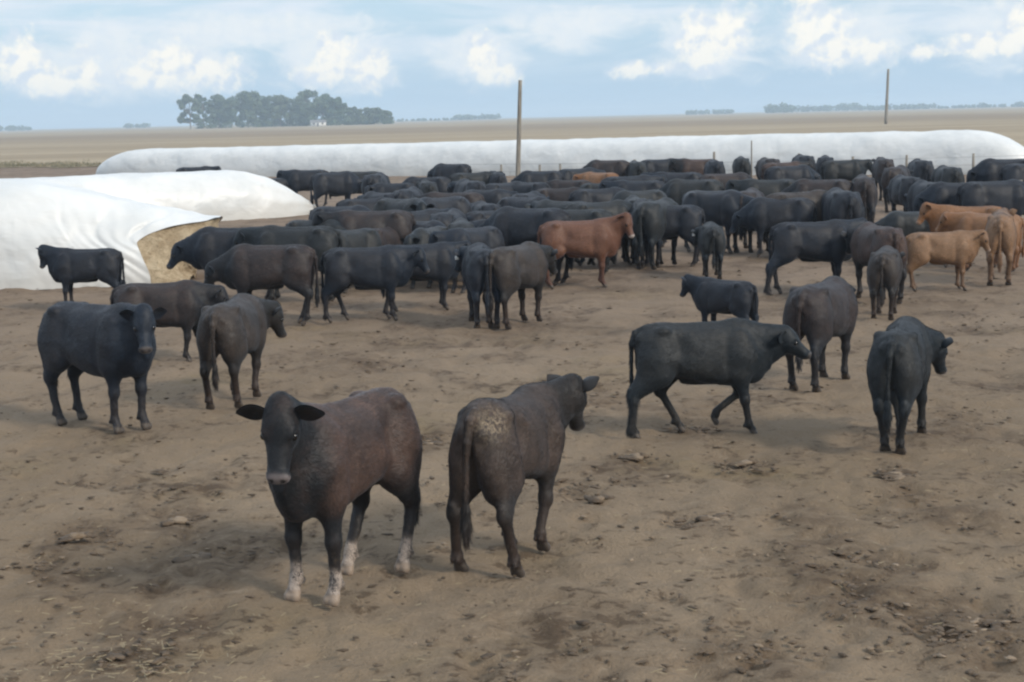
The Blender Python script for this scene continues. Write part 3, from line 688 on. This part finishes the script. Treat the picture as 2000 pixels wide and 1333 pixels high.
# ------------------------------------------------------------------ far trees, farmhouse, wood on the horizon
def leaf_mat(name, a, b_, c):
    m, t, b = new_mat(name); g = t.n('ShaderNodeNewGeometry'); oi = t.n('ShaderNodeObjectInfo').outputs['Random']
    n_ = t.noise(g.outputs['Position'], .25, 4, .6); col = t.mix(t.mapr(n_, .35, .65), a, b_)
    col = t.mix(t.math('MULTIPLY', oi, .6), col, c); t.l(col, b.inputs['Base Color']); b.inputs['Roughness'].default_value = .7; b.inputs['Specular IOR Level'].default_value = .3
    return m
m_leaf = leaf_mat('tree_leaves', (.045, .078, .042), (.095, .135, .070), (.12, .14, .08))
m_bark, t, b = new_mat('bark'); b.inputs['Base Color'].default_value = (.17, .135, .10, 1); b.inputs['Roughness'].default_value = .9
def clumps(cents, rad, n, size, g):
    """leaf sized faces scattered through a set of clumps"""
    V, Fc = [], []
    for c, r in zip(cents, rad):
        for _ in range(n):
            d = g.normal(size=3); d /= np.linalg.norm(d); p = np.array(c) + d * r * g.uniform(.35, 1.05) ** .6 * np.array([1, 1, .78])
            a = g.normal(size=3); a /= np.linalg.norm(a); b2 = np.cross(a, d); b2 /= np.linalg.norm(b2) + 1e-6; s = size * g.uniform(.5, 1.2); k = len(V)
            V += [p - a * s, p + b2 * s * .6, p + a * s, p - b2 * s * .6]; Fc.append((k, k + 1, k + 2, k + 3))
    return np.array(V), Fc
def far_tree(px, ty, wpx, y, kind, label, seed):
    g = np.random.default_rng(seed); base = at_y(px, 245, y); base.z = 0
    h = at_y(px, ty, y).z; wd = wpx / FPX * y / 2
    r = bpy.data.objects.new(kind, None); sc.collection.objects.link(r); r.location = base
    cents, rad, limbs = [], [], []
    nc = 40 if kind != 'pine_tree' else 24
    for i in range(nc):
        if kind == 'pine_tree':                            # tiered, open crown, bare gaps
            lv = g.uniform(.22, .97); a = g.uniform(0, 6.28); q = wd * g.uniform(.35, 1.0) * (1.15 - .55 * lv); rr = wd * .24
            c = (math.cos(a) * q, math.sin(a) * q, h * lv - rr * .4)
        else:
            lv = g.uniform(.10, .93); a = g.uniform(0, 6.28); q = wd * g.uniform(.1, .95) * (1 - .35 * max(0, lv - .6) / .4); rr = g.uniform(.28, .44) * min(wd, h * .5)
            c = (math.cos(a) * q, math.sin(a) * q, min(h * lv, h - rr * .72))
        cents.append(c); rad.append(rr)
    V, Fc = clumps(cents, rad, 170, max(.45, wd * .095), g)
    link('crown', mesh_from('crown', V, Fc, m_leaf, smooth=False), r)
    me = bpy.data.meshes.new('trunk'); VV, FF_ = [], []
    def addt(pts, rr):
        v, f_ = tube(pts, rr, 7); k = len(VV); VV.extend(v); FF_.extend([tuple(dict.fromkeys(x + k for x in q)) for q in f_])
    addt([(0, 0, -.2), (.1, 0, h * .3), (-.1, .1, h * .62), (0, 0, h * .85)], [h * .022, h * .017, h * .011, h * .004])
    for c in cents[::2]:
        z0 = c[2] * .6; addt([(0, 0, z0), (c[0] * .5, c[1] * .5, (z0 + c[2]) / 2 + .2), c], [h * .008, h * .006, h * .002])
    me.from_pydata(VV, [], FF_); me.materials.append(m_bark); link('trunk', me, r)
    tag(r, label, 'tree', 'trees of the far grove'); return r
GT = [(372, 183, 52, 1080, 'pine_tree', 'ragged open pine at the near end of the grove, branches reaching out in tiers'),
      (398, 182, 44, 1120, 'pine_tree', 'thin crowned pine second in the grove, sky showing through it'),
      (428, 184, 40, 1090, 'leafy_tree', 'upright tree right of the ragged pines, before the first dip in the grove'),
      (452, 188, 40, 1130, 'leafy_tree', 'slightly lower tree filling the first dip in the grove skyline'),
      (485, 178, 56, 1080, 'leafy_tree', 'broad round topped tree forming the first high hump of the grove'),
      (518, 187, 44, 1120, 'leafy_tree', 'tree just right of the first high hump of the grove'),
      (548, 186, 46, 1080, 'leafy_tree', 'flat topped tree in the middle of the grove'),
      (572, 192, 34, 1130, 'leafy_tree', 'lower tree in the gap before the highest crown of the grove'),
      (600, 175, 54, 1080, 'leafy_tree', 'highest tree of the grove with a pointed dome'),
      (632, 183, 46, 1110, 'leafy_tree', 'tall tree above the white farmhouse, right of the highest crown'),
      (658, 190, 42, 1080, 'leafy_tree', 'square shouldered tree where the grove skyline steps down'),
      (686, 208, 26, 1100, 'leafy_tree', 'short slim tree after the grove skyline steps down'),
      (703, 213, 26, 1080, 'leafy_tree', 'small tree between the slim tree and the last dark clump'),
      (727, 210, 40, 1090, 'leafy_tree', 'dark rounded tree, second last of the grove'),
      (750, 216, 34, 1080, 'leafy_tree', 'last tree of the grove, low with a straight side')]
for i, a in enumerate(GT): far_tree(*a, seed=100 + i)
# low undergrowth linking the trunks
g = np.random.default_rng(9); cents, rad = [], []
for i in range(90):
    p_ = at_y(g.uniform(385, 765), 245, g.uniform(1070, 1130)); r_ = g.uniform(2.2, 4.5); cents.append((p_.x, p_.y, r_ * .6)); rad.append(r_)
V, Fc = clumps(cents, rad, 40, .9, g)
tag(link('undergrowth', mesh_from('undergrowth', V, Fc, m_leaf, smooth=False)), 'dark bushes growing thickly under the trees of the far grove', 'bushes', kind='stuff')
cents, rad = [], []
def strip(x0, x1, hgt, n, y=2300):
    for i in range(n):
        p_ = at_y(g.uniform(x0, x1), 230, y + g.uniform(-60, 60)); r_ = hgt * g.uniform(.35, .62); cents.append((p_.x, p_.y, r_ * .8)); rad.append(r_)
strip(-200, 60, 9, 60); strip(245, 290, 8, 18); strip(765, 905, 4, 30); strip(890, 975, 9, 34); strip(1340, 1430, 7, 36)
strip(1500, 1560, 13, 40, 2000); strip(1560, 1640, 11, 34); strip(1640, 1675, 15, 20); strip(1675, 1830, 9, 60); strip(1830, 2200, 5, 90); strip(1915, 1930, 8, 6); strip(1985, 2050, 10, 20)
V, Fc = clumps(cents, rad, 34, 2.0, g)
tag(link('far_wood', mesh_from('far_wood', V, Fc, m_leaf, smooth=False)), 'low dark line of far-off trees and hedges along the horizon', 'woodland', kind='stuff')
# farmhouse
m_wall, t, b = new_mat('white_wall'); t.l(t.mix(t.noise(t.n('ShaderNodeTexCoord').outputs['Object'], 1.5, 4), (.78, .76, .72), (.66, .63, .58)), b.inputs['Base Color'])
m_roof, t, b = new_mat('roof_sheet'); b.inputs['Base Color'].default_value = (.16, .14, .13, 1); b.inputs['Roughness'].default_value = .5
m_dark, t, b = new_mat('dark_opening'); b.inputs['Base Color'].default_value = (.04, .04, .045, 1); b.inputs['Roughness'].default_value = .3
def box(x0, x1, y0, y1, z0, z1):
    v = [(x, y, z) for z in (z0, z1) for x, y in ((x0, y0), (x1, y0), (x1, y1), (x0, y1))]
    return v, [(3, 2, 1, 0), (4, 5, 6, 7), (0, 1, 5, 4), (1, 2, 6, 5), (2, 3, 7, 6), (3, 0, 4, 7)]
hs_ = bpy.data.objects.new('farmhouse', None); sc.collection.objects.link(hs_); hb = at_y(622, 246, 1040); hs_.location = (hb.x, 1040, 0)
link('wall', mesh_from('wall', *box(-5, 5, -3, 3, -.2, 2.6), m_wall, False), hs_)
V = [(-5.4, -3.4, 2.6), (5.4, -3.4, 2.6), (5.4, 3.4, 2.6), (-5.4, 3.4, 2.6), (-5.4, 0, 4.0), (5.4, 0, 4.0)]
me = bpy.data.meshes.new('roof'); me.from_pydata(V, [], [(0, 1, 5, 4), (2, 3, 4, 5), (0, 4, 3), (1, 2, 5), (3, 2, 1, 0)]); me.materials.append(m_roof); link('roof', me, hs_)
link('door', mesh_from('door', *box(-.5, .5, -3.06, -3.003, 0, 2.1), m_dark, False), hs_)
for x in (-3.2, 2.6): link('window', mesh_from('window', *box(x, x + 1.1, -3.05, -3.003, 1.1, 2.2), m_dark, False), hs_)
tag(hs_, 'tiny white farmhouse at the foot of the grove', 'house')

# ------------------------------------------------------------------ dung, clods and straw on the yard
def crumb(p, r, flat, seed, g):
    V, Fc = uv_sphere(1.0, 5); V = np.array(V); V = V * (1 + .55 * vnoise(V * 1.3 + seed * 3.1, 2.1, 7)[:, None] + .25 * vnoise(V * 1.3 + seed * 3.1, 5, 9)[:, None])
    a = g.uniform(0, 6.28); el_ = g.uniform(.5, 2.2); V[:, 0] *= el_; V = V * np.array([1, 1, flat]) * r
    c, s = math.cos(a), math.sin(a); V = np.stack([V[:, 0] * c - V[:, 1] * s, V[:, 0] * s + V[:, 1] * c, V[:, 2]], 1); return V + np.array([p[0], p[1], r * flat * .25 - .01]), Fc
g = np.random.default_rng(77)
BASE_V, BASE_F = [], []
for k in range(24):
    v, f_ = crumb((0, 0), 1.0, g.uniform(.22, .45), k, g); BASE_V.append(v); BASE_F = np.array(f_)
def scatter(name, spots, mat, label, cat):
    VS, FS = [], []; k = 0
    for (x, y, r) in spots:
        v = BASE_V[g.integers(0, 24)]; a = g.uniform(0, 6.28); c, s = math.cos(a), math.sin(a)
        v = np.stack([(v[:, 0] * c - v[:, 1] * s) * r + x, (v[:, 0] * s + v[:, 1] * c) * r + y, v[:, 2] * r - r * .05], 1); VS.append(v); FS.append(BASE_F + k); k += len(v)
    tag(link(name, mesh_from(name, np.concatenate(VS), np.concatenate(FS), mat)), label, cat, kind='stuff')
m_dung, t, b = new_mat('dung'); pos = t.n('ShaderNodeNewGeometry').outputs['Position']
t.l(t.mix(t.mapr(t.noise(pos, 9, 4), .35, .65), (.062, .042, .026), (.120, .084, .054)), b.inputs['Base Color']); b.inputs['Roughness'].default_value = .9; bump(t, b, t.noise(pos, 60, 4), .6, .01)
m_clod, t, b = new_mat('pale_clods'); t.l(t.mix(t.mapr(t.noise(pos_ := t.n('ShaderNodeNewGeometry').outputs['Position'], 5, 4), .35, .65), (.150, .108, .070), (.225, .168, .115)), b.inputs['Base Color']); b.inputs['Roughness'].default_value = .95; bump(t, b, t.noise(pos_, 60, 4), .6, .01)
dung, clod = [], []
for (cx, cy, w_, n_) in CL:
    for _ in range(int(n_ * 2.2)):
        p_ = at(cx + g.normal(0, w_ * .5), min(1400, max(600, cy + g.normal(0, w_ * .13)))); dung.append((p_.x, p_.y, g.uniform(.007, .021) * (1.8 if g.uniform() < .08 else 1)))
    for _ in range(int(n_ * .2)):
        p_ = at(cx + g.normal(0, w_ * .6), min(1400, max(600, cy + g.normal(0, w_ * .13)))); clod.append((p_.x, p_.y, g.uniform(.010, .024)))
for _ in range(1500):
    y_ = 7.2 * (6.5 ** g.uniform()); x_ = g.uniform(-.42, .42) * y_; dung.append((x_, y_, g.uniform(.006, .016) * (1 + y_ / 35)))
for _ in range(260):
    y_ = 7.2 * (6.5 ** g.uniform()); x_ = g.uniform(-.42, .42) * y_; clod.append((x_, y_, g.uniform(.006, .017) * (1 + y_ / 40)))
for (px, py) in ((1755, 932), (1750, 925), (1243, 893), (838, 868), (1385, 1012), (345, 1018), (378, 1090), (1455, 905), (150, 1048), (1170, 975)):
    p_ = at(px, py); clod.append((p_.x, p_.y, .06)); dung.append((p_.x + .07, p_.y + .03, .05)); dung.append((p_.x - .05, p_.y - .05, .06))
scatter('dung', dung, m_dung, 'dark crumbled dung trodden over the bare yard', 'dung')
scatter('clods', clod, m_clod, 'pale dry clods of earth lying loose on the bare yard', 'clods')
# loose straw, thicker at the bottom corner
pts = []
V, Fc = [], []
for i in range(800):
    if i < 200: p_ = at(g.normal(260, 130), min(1500, max(1150, g.normal(1290, 55))))
    else: y_ = 7.2 * (6.5 ** g.uniform()); p_ = Vector((g.uniform(-.42, .42) * y_, y_, 0))
    a = g.uniform(0, 6.28); l_ = g.uniform(.012, .038); d_ = Vector((math.cos(a), math.sin(a), g.uniform(-.1, .2))) * l_; s_ = Vector((-math.sin(a), math.cos(a), 0)) * .0025; up = Vector((0, 0, .003)); p_ = p_ + Vector((0, 0, .006)); k = len(V)
    V += [tuple(p_ - d_ - s_), tuple(p_ - d_ + s_), tuple(p_ + d_ + s_), tuple(p_ + d_ - s_), tuple(p_ - d_ + up), tuple(p_ + d_ + up)]
    Fc += [(k, k + 3, k + 5, k + 4), (k + 1, k + 4, k + 5, k + 2)]
m_straw, t, b = new_mat('straw'); b.inputs['Base Color'].default_value = (.27, .215, .13, 1); b.inputs['Roughness'].default_value = .8
tag(link('straw', mesh_from('straw', V, Fc, m_straw, False)), 'scraps of yellow straw scattered over the bare yard', 'straw', kind='stuff')

# ------------------------------------------------------------------ haze
m_haze = bpy.data.materials.new('haze'); m_haze.use_nodes = True; t = NT(m_haze.node_tree)
v = t.n('ShaderNodeVolumePrincipled'); o_ = t.n('ShaderNodeOutputMaterial'); t.l(v.outputs[0], o_.inputs['Volume'])
v.inputs['Color'].default_value = (.68, .84, 1, 1); v.inputs['Density'].default_value = .0004; v.inputs['Anisotropy'].default_value = .1
tag(link('haze', mesh_from('haze', *box(-6600, 6600, -6600, 6600, -1.05, 34), m_haze, False)), 'thin pale blue haze lying over the plain', 'haze', kind='stuff')
# ------------------------------------------------------------------ the cattle
def cow_at(px, py, top, yaw, pose, coat, label, cat='cow', vox=.018, eyes=True, socks=False, eartag=False, group='cattle loose in the yard', hs=.82, name='cow', lx=.93):
    g = at(px, py); s = height_at(g, top) / BACK
    me = make_cow_mesh('body', pose, vox, int(px), socks, hs, fur=(3 if vox < .016 else 2 if vox < .02 else 0))
    return place_cow(me, g, yaw, s, coat, label, cat, group, name, eyes, eartag, lx)
# the two calves in front
cow_at(680, 1140, 784, -120, dict(poll=(.84, .10, 1.24), belly=-.035, hyaw=22, hpitch=-64, ear=(-10, -.3), legs=dict(fl=(-.02, 0, 0, 0), fr=(.02, 0, 0, .0), hl=(.10, 0, 0, 0), hr=(.34, 0, 0, 0)), width=.88, tail=.06), 'brownblack',
       'young black calf with white feet facing the camera, rusty brown side', 'calf', .0125, socks=True, hs=.95, lx=.86, group='calves in front', name='calf')
cow_at(1004, 1084, 776, 65, dict(hip=.065, poll=(.84, -.17, 1.12), hyaw=4, hpitch=-62, ear=(-40, .1), legs=dict(fl=(-.12, 0, 0, .02), fr=(-.18, 0, 0, 0), hl=(.02, 0, 0, .05), hr=(.06, 0, 0, -.08)), width=.87, belly=-.03, tail=.03), 'crusted',
       'brown calf seen from behind with dried dung crusted on its rump', 'calf', .0125, hs=.84, lx=.88, group='calves in front', name='calf')
cow_at(1372, 846, 630, 2, dict(poll=(.93, -.03, 1.02), hyaw=-6, hpitch=-34, ear=(8, .3), legs=dict(fl=(-.14, .06, 1.0, 0), fr=(.12, 0, 0, 0), hl=(.34, 0, 0, 0), hr=(-.20, 0, 0, 0)), width=.95, belly=-.01), 'greenblack',
       'black steer walking side-on with its head low behind another animal', 'cow', .015)
cow_at(1606, 748, 551, 58, dict(poll=(.80, .10, .98), hyaw=15, hpitch=-62, legs=dict(hr=(-.06, 0, 0, 0), fl=(.0, 0, 0, 0)), width=1.0), 'darkbrown',
       'dusty brown-black steer turned away, nosed by the side-on black steer')
cow_at(1758, 862, 634, 68, dict(poll=(.76, -.25, .90), hyaw=-20, hpitch=-62, ear=(5, .1), legs=dict(hl=(.04, 0, 0, -.07), hr=(.0, 0, 0, .07), fl=(-.1, 0, 0, -.1), fr=(.05, 0, 0, -.02)), width=.9, tail=.02), 'greenblack',
       'black steer seen straight from behind, hind legs together, head low to one side', 'cow', .015)
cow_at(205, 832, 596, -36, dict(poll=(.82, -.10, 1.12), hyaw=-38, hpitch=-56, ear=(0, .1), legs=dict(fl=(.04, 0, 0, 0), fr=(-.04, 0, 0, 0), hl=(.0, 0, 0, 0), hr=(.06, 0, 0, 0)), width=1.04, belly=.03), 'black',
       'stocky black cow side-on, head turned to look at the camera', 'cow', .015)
cow_at(325, 706, 553, 6, dict(poll=(.90, 0, 1.0), hyaw=5, hpitch=-55, legs=dict(fl=(.22, 0, 0, 0), fr=(-.05, 0, 0, 0), hl=(-.15, 0, 0, 0), hr=(.1, 0, 0, 0))), 'darkbrown',
       'dark brown cow passing behind the stocky black cow that faces the camera')
cow_at(464, 782, 586, 82, dict(poll=(.80, -.26, .96), hyaw=-40, hpitch=-66, ear=(20, .0), legs=dict(hl=(.0, 0, 0, .0), hr=(.12, 0, 0, 0), fl=(-.05, 0, 0, 0), fr=(-.1, 0, 0, 0)), width=.98), 'greybrown',
       'brownish steer seen from behind, dark ear showing at its side, above the front calf')
cow_at(172, 602, 487, 181, dict(poll=(.87, .02, 1.17), hyaw=0, hpitch=-78, ear=(-60, 0), legs=dict(fl=(.05, 0, 0, 0))), 'black',
       'black cow standing side-on against the near white bag')
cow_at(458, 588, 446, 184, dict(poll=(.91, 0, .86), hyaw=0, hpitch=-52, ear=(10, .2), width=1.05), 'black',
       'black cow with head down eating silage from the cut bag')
cow_at(580, 592, 444, 172, dict(poll=(.89, 0, 1.05), hyaw=10), 'greenblack', 'black cow standing behind the one that eats silage from the bag')
cow_at(528, 632, 480, 174, dict(poll=(.91, .03, .84), hyaw=5, hpitch=-60, legs=dict(hl=(-.03, 0, 0, 0), hr=(.10, 0, 0, 0), fl=(.05, 0, 0, 0))), 'darkbrown',
       'brown tinged steer side-on, rump toward the middle, front end hidden by the animals before it')
cow_at(722, 624, 484, 2, dict(poll=(.89, 0, 1.06), hyaw=-5, hpitch=-58, legs=dict(hl=(.16, 0, 0, 0), hr=(-.12, 0, 0, 0), fr=(.03, 0, 0, 0), fl=(-.1, 0, 0, 0)), width=1.05, belly=.03), 'black',
       'big black cow side-on in the front row, hind legs spread mid stride')
cow_at(828, 604, 478, 12, dict(poll=(.89, 0, 1.1), hyaw=-20, hpitch=-55), 'black', 'black cow whose head shows just behind that of the big side-on cow')
cow_at(944, 632, 482, 97, dict(poll=(.82, .2, 1.02), hyaw=30, hpitch=-50, legs=dict(hl=(.02, 0, 0, 0))), 'black', 'black steer seen from behind with a white ear tag, beside the grey-brown one', eartag=True)
cow_at(1012, 632, 480, 58, dict(poll=(.82, -.1, 1.0), hyaw=-10, hpitch=-60, width=1.04), 'greybrown', 'grey-brown steer seen from behind in front of the red cow')
cow_at(1135, 560, 432, -3, dict(poll=(.88, -.06, 1.20), hyaw=-38, hpitch=-62, ear=(5, 0), legs=dict(hl=(-.05, 0, 0, 0), fr=(.03, 0, 0, 0))), 'red', 'red cow with a pale muzzle looking toward the camera')
cow_at(1390, 540, 438, 86, dict(poll=(.8, .25, .95), hyaw=30, hpitch=-60, width=1.05), 'greenblack', 'round black steer seen from behind with a white tag, right of the red cow', eartag=True)
cow_at(1415, 664, 547, 136, dict(poll=(.86, .12, 1.14), hyaw=10, hpitch=-62, ear=(-30, 0)), 'black', 'short black calf whose back and head show over the walking steer', 'calf', name='calf')
cow_at(1590, 572, 434, 3, dict(poll=(.9, .1, 1.1), hyaw=20, legs=dict(hl=(-.02, 0, 0, 0), hr=(-.26, 0, 0, 0), fl=(.04, 0, 0, 0)), width=1.03), 'black', 'long black cow side-on, one hind leg stretched back, behind the dusty steers')
cow_at(1728, 616, 487, 72, dict(poll=(.82, -.1, 1.0), hyaw=-15, hpitch=-60, width=1.02), 'greybrown', 'grey-brown steer seen from behind, left of the yellow calf')
cow_at(1712, 585, 441, 100, dict(poll=(.82, .1, .98), hpitch=-60), 'brownblack', 'brownish cow directly behind the grey-brown steer by the yellow calf')
cow_at(1838, 566, 454, -4, dict(poll=(.87, -.03, 1.10), hyaw=-12, hpitch=-62, ear=(0, .1), legs=dict(hl=(.04, 0, 0, 0), hr=(-.04, 0, 0, 0), fr=(.05, 0, 0, 0)), width=.95), 'tan', 'pale yellow calf standing side-on, nearest of the light coloured ones', 'calf', name='calf')
cow_at(1952, 550, 416, 72, dict(poll=(.9, -.05, 1.1), hyaw=-10, hpitch=-40, ear=(-30, 0), width=.92), 'tan', 'yellow calf seen end-on at the frame edge, behind the side-on one', 'calf', name='calf')
cow_at(1888, 520, 404, 168, dict(poll=(.86, .1, 1.16), hyaw=18, hpitch=-55, ear=(-20, 0)), 'orange', 'bright orange calf standing behind the pale yellow calf', 'calf', name='calf')
cow_at(1925, 530, 418, 150, dict(poll=(.86, .1, 1.1), hpitch=-50), 'orange', 'orange calf squeezed between the bright orange and the end-on yellow calf', 'calf', name='calf', vox=.022)
cow_at(1778, 510, 414, 184, dict(poll=(.89, 0, .85), hpitch=-55), 'greenblack', 'dark grey cow with head down behind the pale yellow calf', vox=.022)
cow_at(1398, 492, 374, -38, dict(poll=(.91, 0, .95), hpitch=-55, width=1.02, belly=.03), 'black', 'largest black cow, side-on behind the round steer with the white tag', vox=.022)

# herd behind: six shared shapes, each animal its own object
HP = [dict(poll=(.90, 0, 1.08), hpitch=-60), dict(poll=(.88, 0, .80), hpitch=-60), dict(poll=(.80, .2, 1.02), hyaw=40, hpitch=-60), dict(legs=dict(hl=(.15, 0, 0, 0), hr=(-.15, 0, 0, 0), fl=(-.1, 0, 0, 0), fr=(.12, 0, 0, 0)), poll=(.90, 0, .98), hpitch=-55),
      dict(width=1.08, belly=.05, poll=(.82, 0, .84), hpitch=-65), dict(poll=(.82, -.2, 1.05), hyaw=-45, hpitch=-60)]
HM = [make_cow_mesh('body', p_, .028, i, fur=2) for i, p_ in enumerate(HP)]
def herd_cow(px, top, h, yaw, k, coat, label, group=None):
    p_ = at(px, top, h); return place_cow(HM[k], p_, yaw, h / BACK, coat, label, 'cow', group, 'cow')
BG = 'cows along the back of the herd'
for a in [
 (382, 327, 1.28, 2, 0, 'black', 'lone black cow whose back shows over the tapered bag'),
 (520, 349, 1.15, 170, 1, 'black', 'black cow grazing just past the tapered bag, leftmost of the back group'),
 (598, 333, 1.3, 185, 0, 'black', 'black cow whose legs show against tan ground beyond the tapered bag'),
 (655, 338, 1.3, 10, 4, 'black', 'black cow in the middle of the back group beyond the tapered bag'),
 (700, 336, 1.3, 175, 0, 'greenblack', 'black cow third in the back group beyond the tapered bag'),
 (735, 340, 1.35, 80, 4, 'black', 'black cow end-on, last of the back group before the white gap'),
 (830, 347, 1.25, 178, 1, 'black', 'black cow just right of the white gap, head low'),
 (880, 321, 1.3, 160, 4, 'black', 'black cow standing highest left of the tall pole'),
 (925, 338, 1.25, 10, 0, 'greenblack', 'black cow between the high standing cow and the tall pole'),
 (968, 337, 1.25, 100, 0, 'black', 'black cow end-on just left of the tall pole'),
 (1052, 335, 1.25, 182, 4, 'black', 'black cow side-on just right of the tall pole'),
 (1130, 330, 1.25, 20, 3, 'black', 'black cow left of the half hidden orange cow at the back'),
 (1185, 314, 1.35, 170, 4, 'darkbrown', 'brownish cow right behind the half hidden orange cow at the back'),
 (1170, 338, 1.2, 140, 2, 'orange', 'pale orange cow half hidden in the back of the herd'),
 (1242, 316, 1.3, 95, 4, 'greenblack', 'round rumped black cow just right of the brownish one at the back'),
 (1290, 312, 1.3, 5, 0, 'black', 'black cow side-on at the back, left of the reddish one'),
 (1362, 312, 1.3, 175, 0, 'brownblack', 'reddish cow at the back of the herd, near the short post'),
 (1395, 314, 1.3, 90, 4, 'black', 'black cow standing below the short post at the back'),
 (1448, 308, 1.3, 85, 4, 'greenblack', 'round backed black cow just left of the thin rod'),
 (1500, 310, 1.3, 100, 4, 'darkbrown', 'round backed brownish cow just right of the thin rod'),
 (1532, 318, 1.25, 10, 0, 'brownblack', 'dull reddish brown cow between the rod and the pair of round backs'),
 (1568, 304, 1.35, 95, 4, 'black', 'first of the pair of round black backs against the bag'),
 (1612, 306, 1.35, 80, 4, 'black', 'second of the pair of round black backs against the bag'),
 (1648, 314, 1.25, 5, 0, 'greenblack', 'black cow right of the pair of round backs'),
 (1725, 310, 1.35, 85, 0, 'darkbrown', 'upright brownish cow left of the fence post near the pale ground'),
 (1752, 326, 1.3, 60, 3, 'darkbrown', 'brownish cow whose legs stand on the pale patch of ground'),
 (1797, 313, 1.35, 88, 4, 'black', 'square black rump just right of the fence post'),
 (1850, 326, 1.3, 92, 4, 'greenblack', 'low round black rump before the gap in the herd'),
 (1962, 312, 1.45, 178, 4, 'black', 'black cow standing highest at the right end against the bag'),
 (2015, 320, 1.4, 5, 0, 'black', 'black cow cut by the frame at the right end against the bag')]:
    herd_cow(*a, group=BG)
RG = 'cows packed in the herd'
for a in [
 (1870, 358, 1.3, 178, 4, 'black', 'black cow side-on behind the orange calves, left one of the pair'),
 (1945, 355, 1.35, 3, 4, 'black', 'black cow side-on behind the orange calves, right one of the pair'),
 (1815, 356, 1.3, 100, 4, 'black', 'black cow end-on at the right side of the pale patch of ground'),
 (1686, 345, 1.35, 80, 3, 'darkbrown', 'brownish cow end-on, legs showing, at the left side of the pale patch'),
 (1642, 372, 1.35, 92, 4, 'black', 'black cow end-on above the long side-on black cow'),
 (1562, 376, 1.3, 15, 0, 'greybrown', 'grey dusty cow right of the largest black cow'),
 (1600, 352, 1.3, 170, 4, 'darkbrown', 'brownish cow behind the grey dusty cow'),
 (1500, 352, 1.3, 178, 0, 'greenblack', 'black cow just behind and right of the largest black cow'),
 (1285, 392, 1.3, 60, 4, 'greenblack', 'black cow standing behind the head of the red cow'),
 (1545, 325, 1.3, 8, 4, 'black', 'black cow below the pair of round backs, side-on'),
 (1320, 338, 1.3, 175, 0, 'black', 'black cow one row in front of the reddish back cow'),
 (1258, 396, 1.25, 95, 4, 'black', 'black rump just beyond the head of the red cow'),
 (1300, 402, 1.2, 165, 1, 'black', 'black cow with head down between the red cow and the round steer'),
 (1462, 372, 1.3, 70, 4, 'darkbrown', 'faded black cow directly right of the largest black cow'),
 (1520, 388, 1.2, 172, 1, 'black', 'black cow grazing below the grey dusty cow'),
 (1230, 345, 1.3, 10, 0, 'black', 'black cow in front of the round rumped one at the back'),
 (1350, 352, 1.3, 165, 4, 'greenblack', 'black cow directly behind the largest black cow'),
 (1768, 345, 1.25, 95, 4, 'black', 'black cow end-on at the far edge of the pale patch'),
 (1420, 340, 1.3, 5, 4, 'darkbrown', 'brownish black cow below the thin rod, one row forward')]:
    herd_cow(*a, group=RG)
ORD = ['first', 'second', 'third', 'fourth', 'fifth', 'sixth', 'seventh', 'eighth', 'ninth', 'tenth', 'eleventh', 'twelfth', 'thirteenth']
rr_ = random.Random(4)
rows_ = [('back', 356, 740, 1280, 8), ('fifth', 374, 700, 1290, 8), ('fourth', 392, 690, 1270, 8), ('third', 410, 620, 1230, 8), ('second', 428, 570, 1010, 6), ('front', 448, 640, 960, 4)]
for nm, ty, x0, x1, n_ in rows_:
    for i in range(n_):
        px = x0 + (x1 - x0) * (i + .5) / n_ + rr_.uniform(-14, 14); yaw = rr_.choice([0, 180, 165, 25, 140, 50, 215, -30, 90, 70, 110, 80, 100, 235, -50])
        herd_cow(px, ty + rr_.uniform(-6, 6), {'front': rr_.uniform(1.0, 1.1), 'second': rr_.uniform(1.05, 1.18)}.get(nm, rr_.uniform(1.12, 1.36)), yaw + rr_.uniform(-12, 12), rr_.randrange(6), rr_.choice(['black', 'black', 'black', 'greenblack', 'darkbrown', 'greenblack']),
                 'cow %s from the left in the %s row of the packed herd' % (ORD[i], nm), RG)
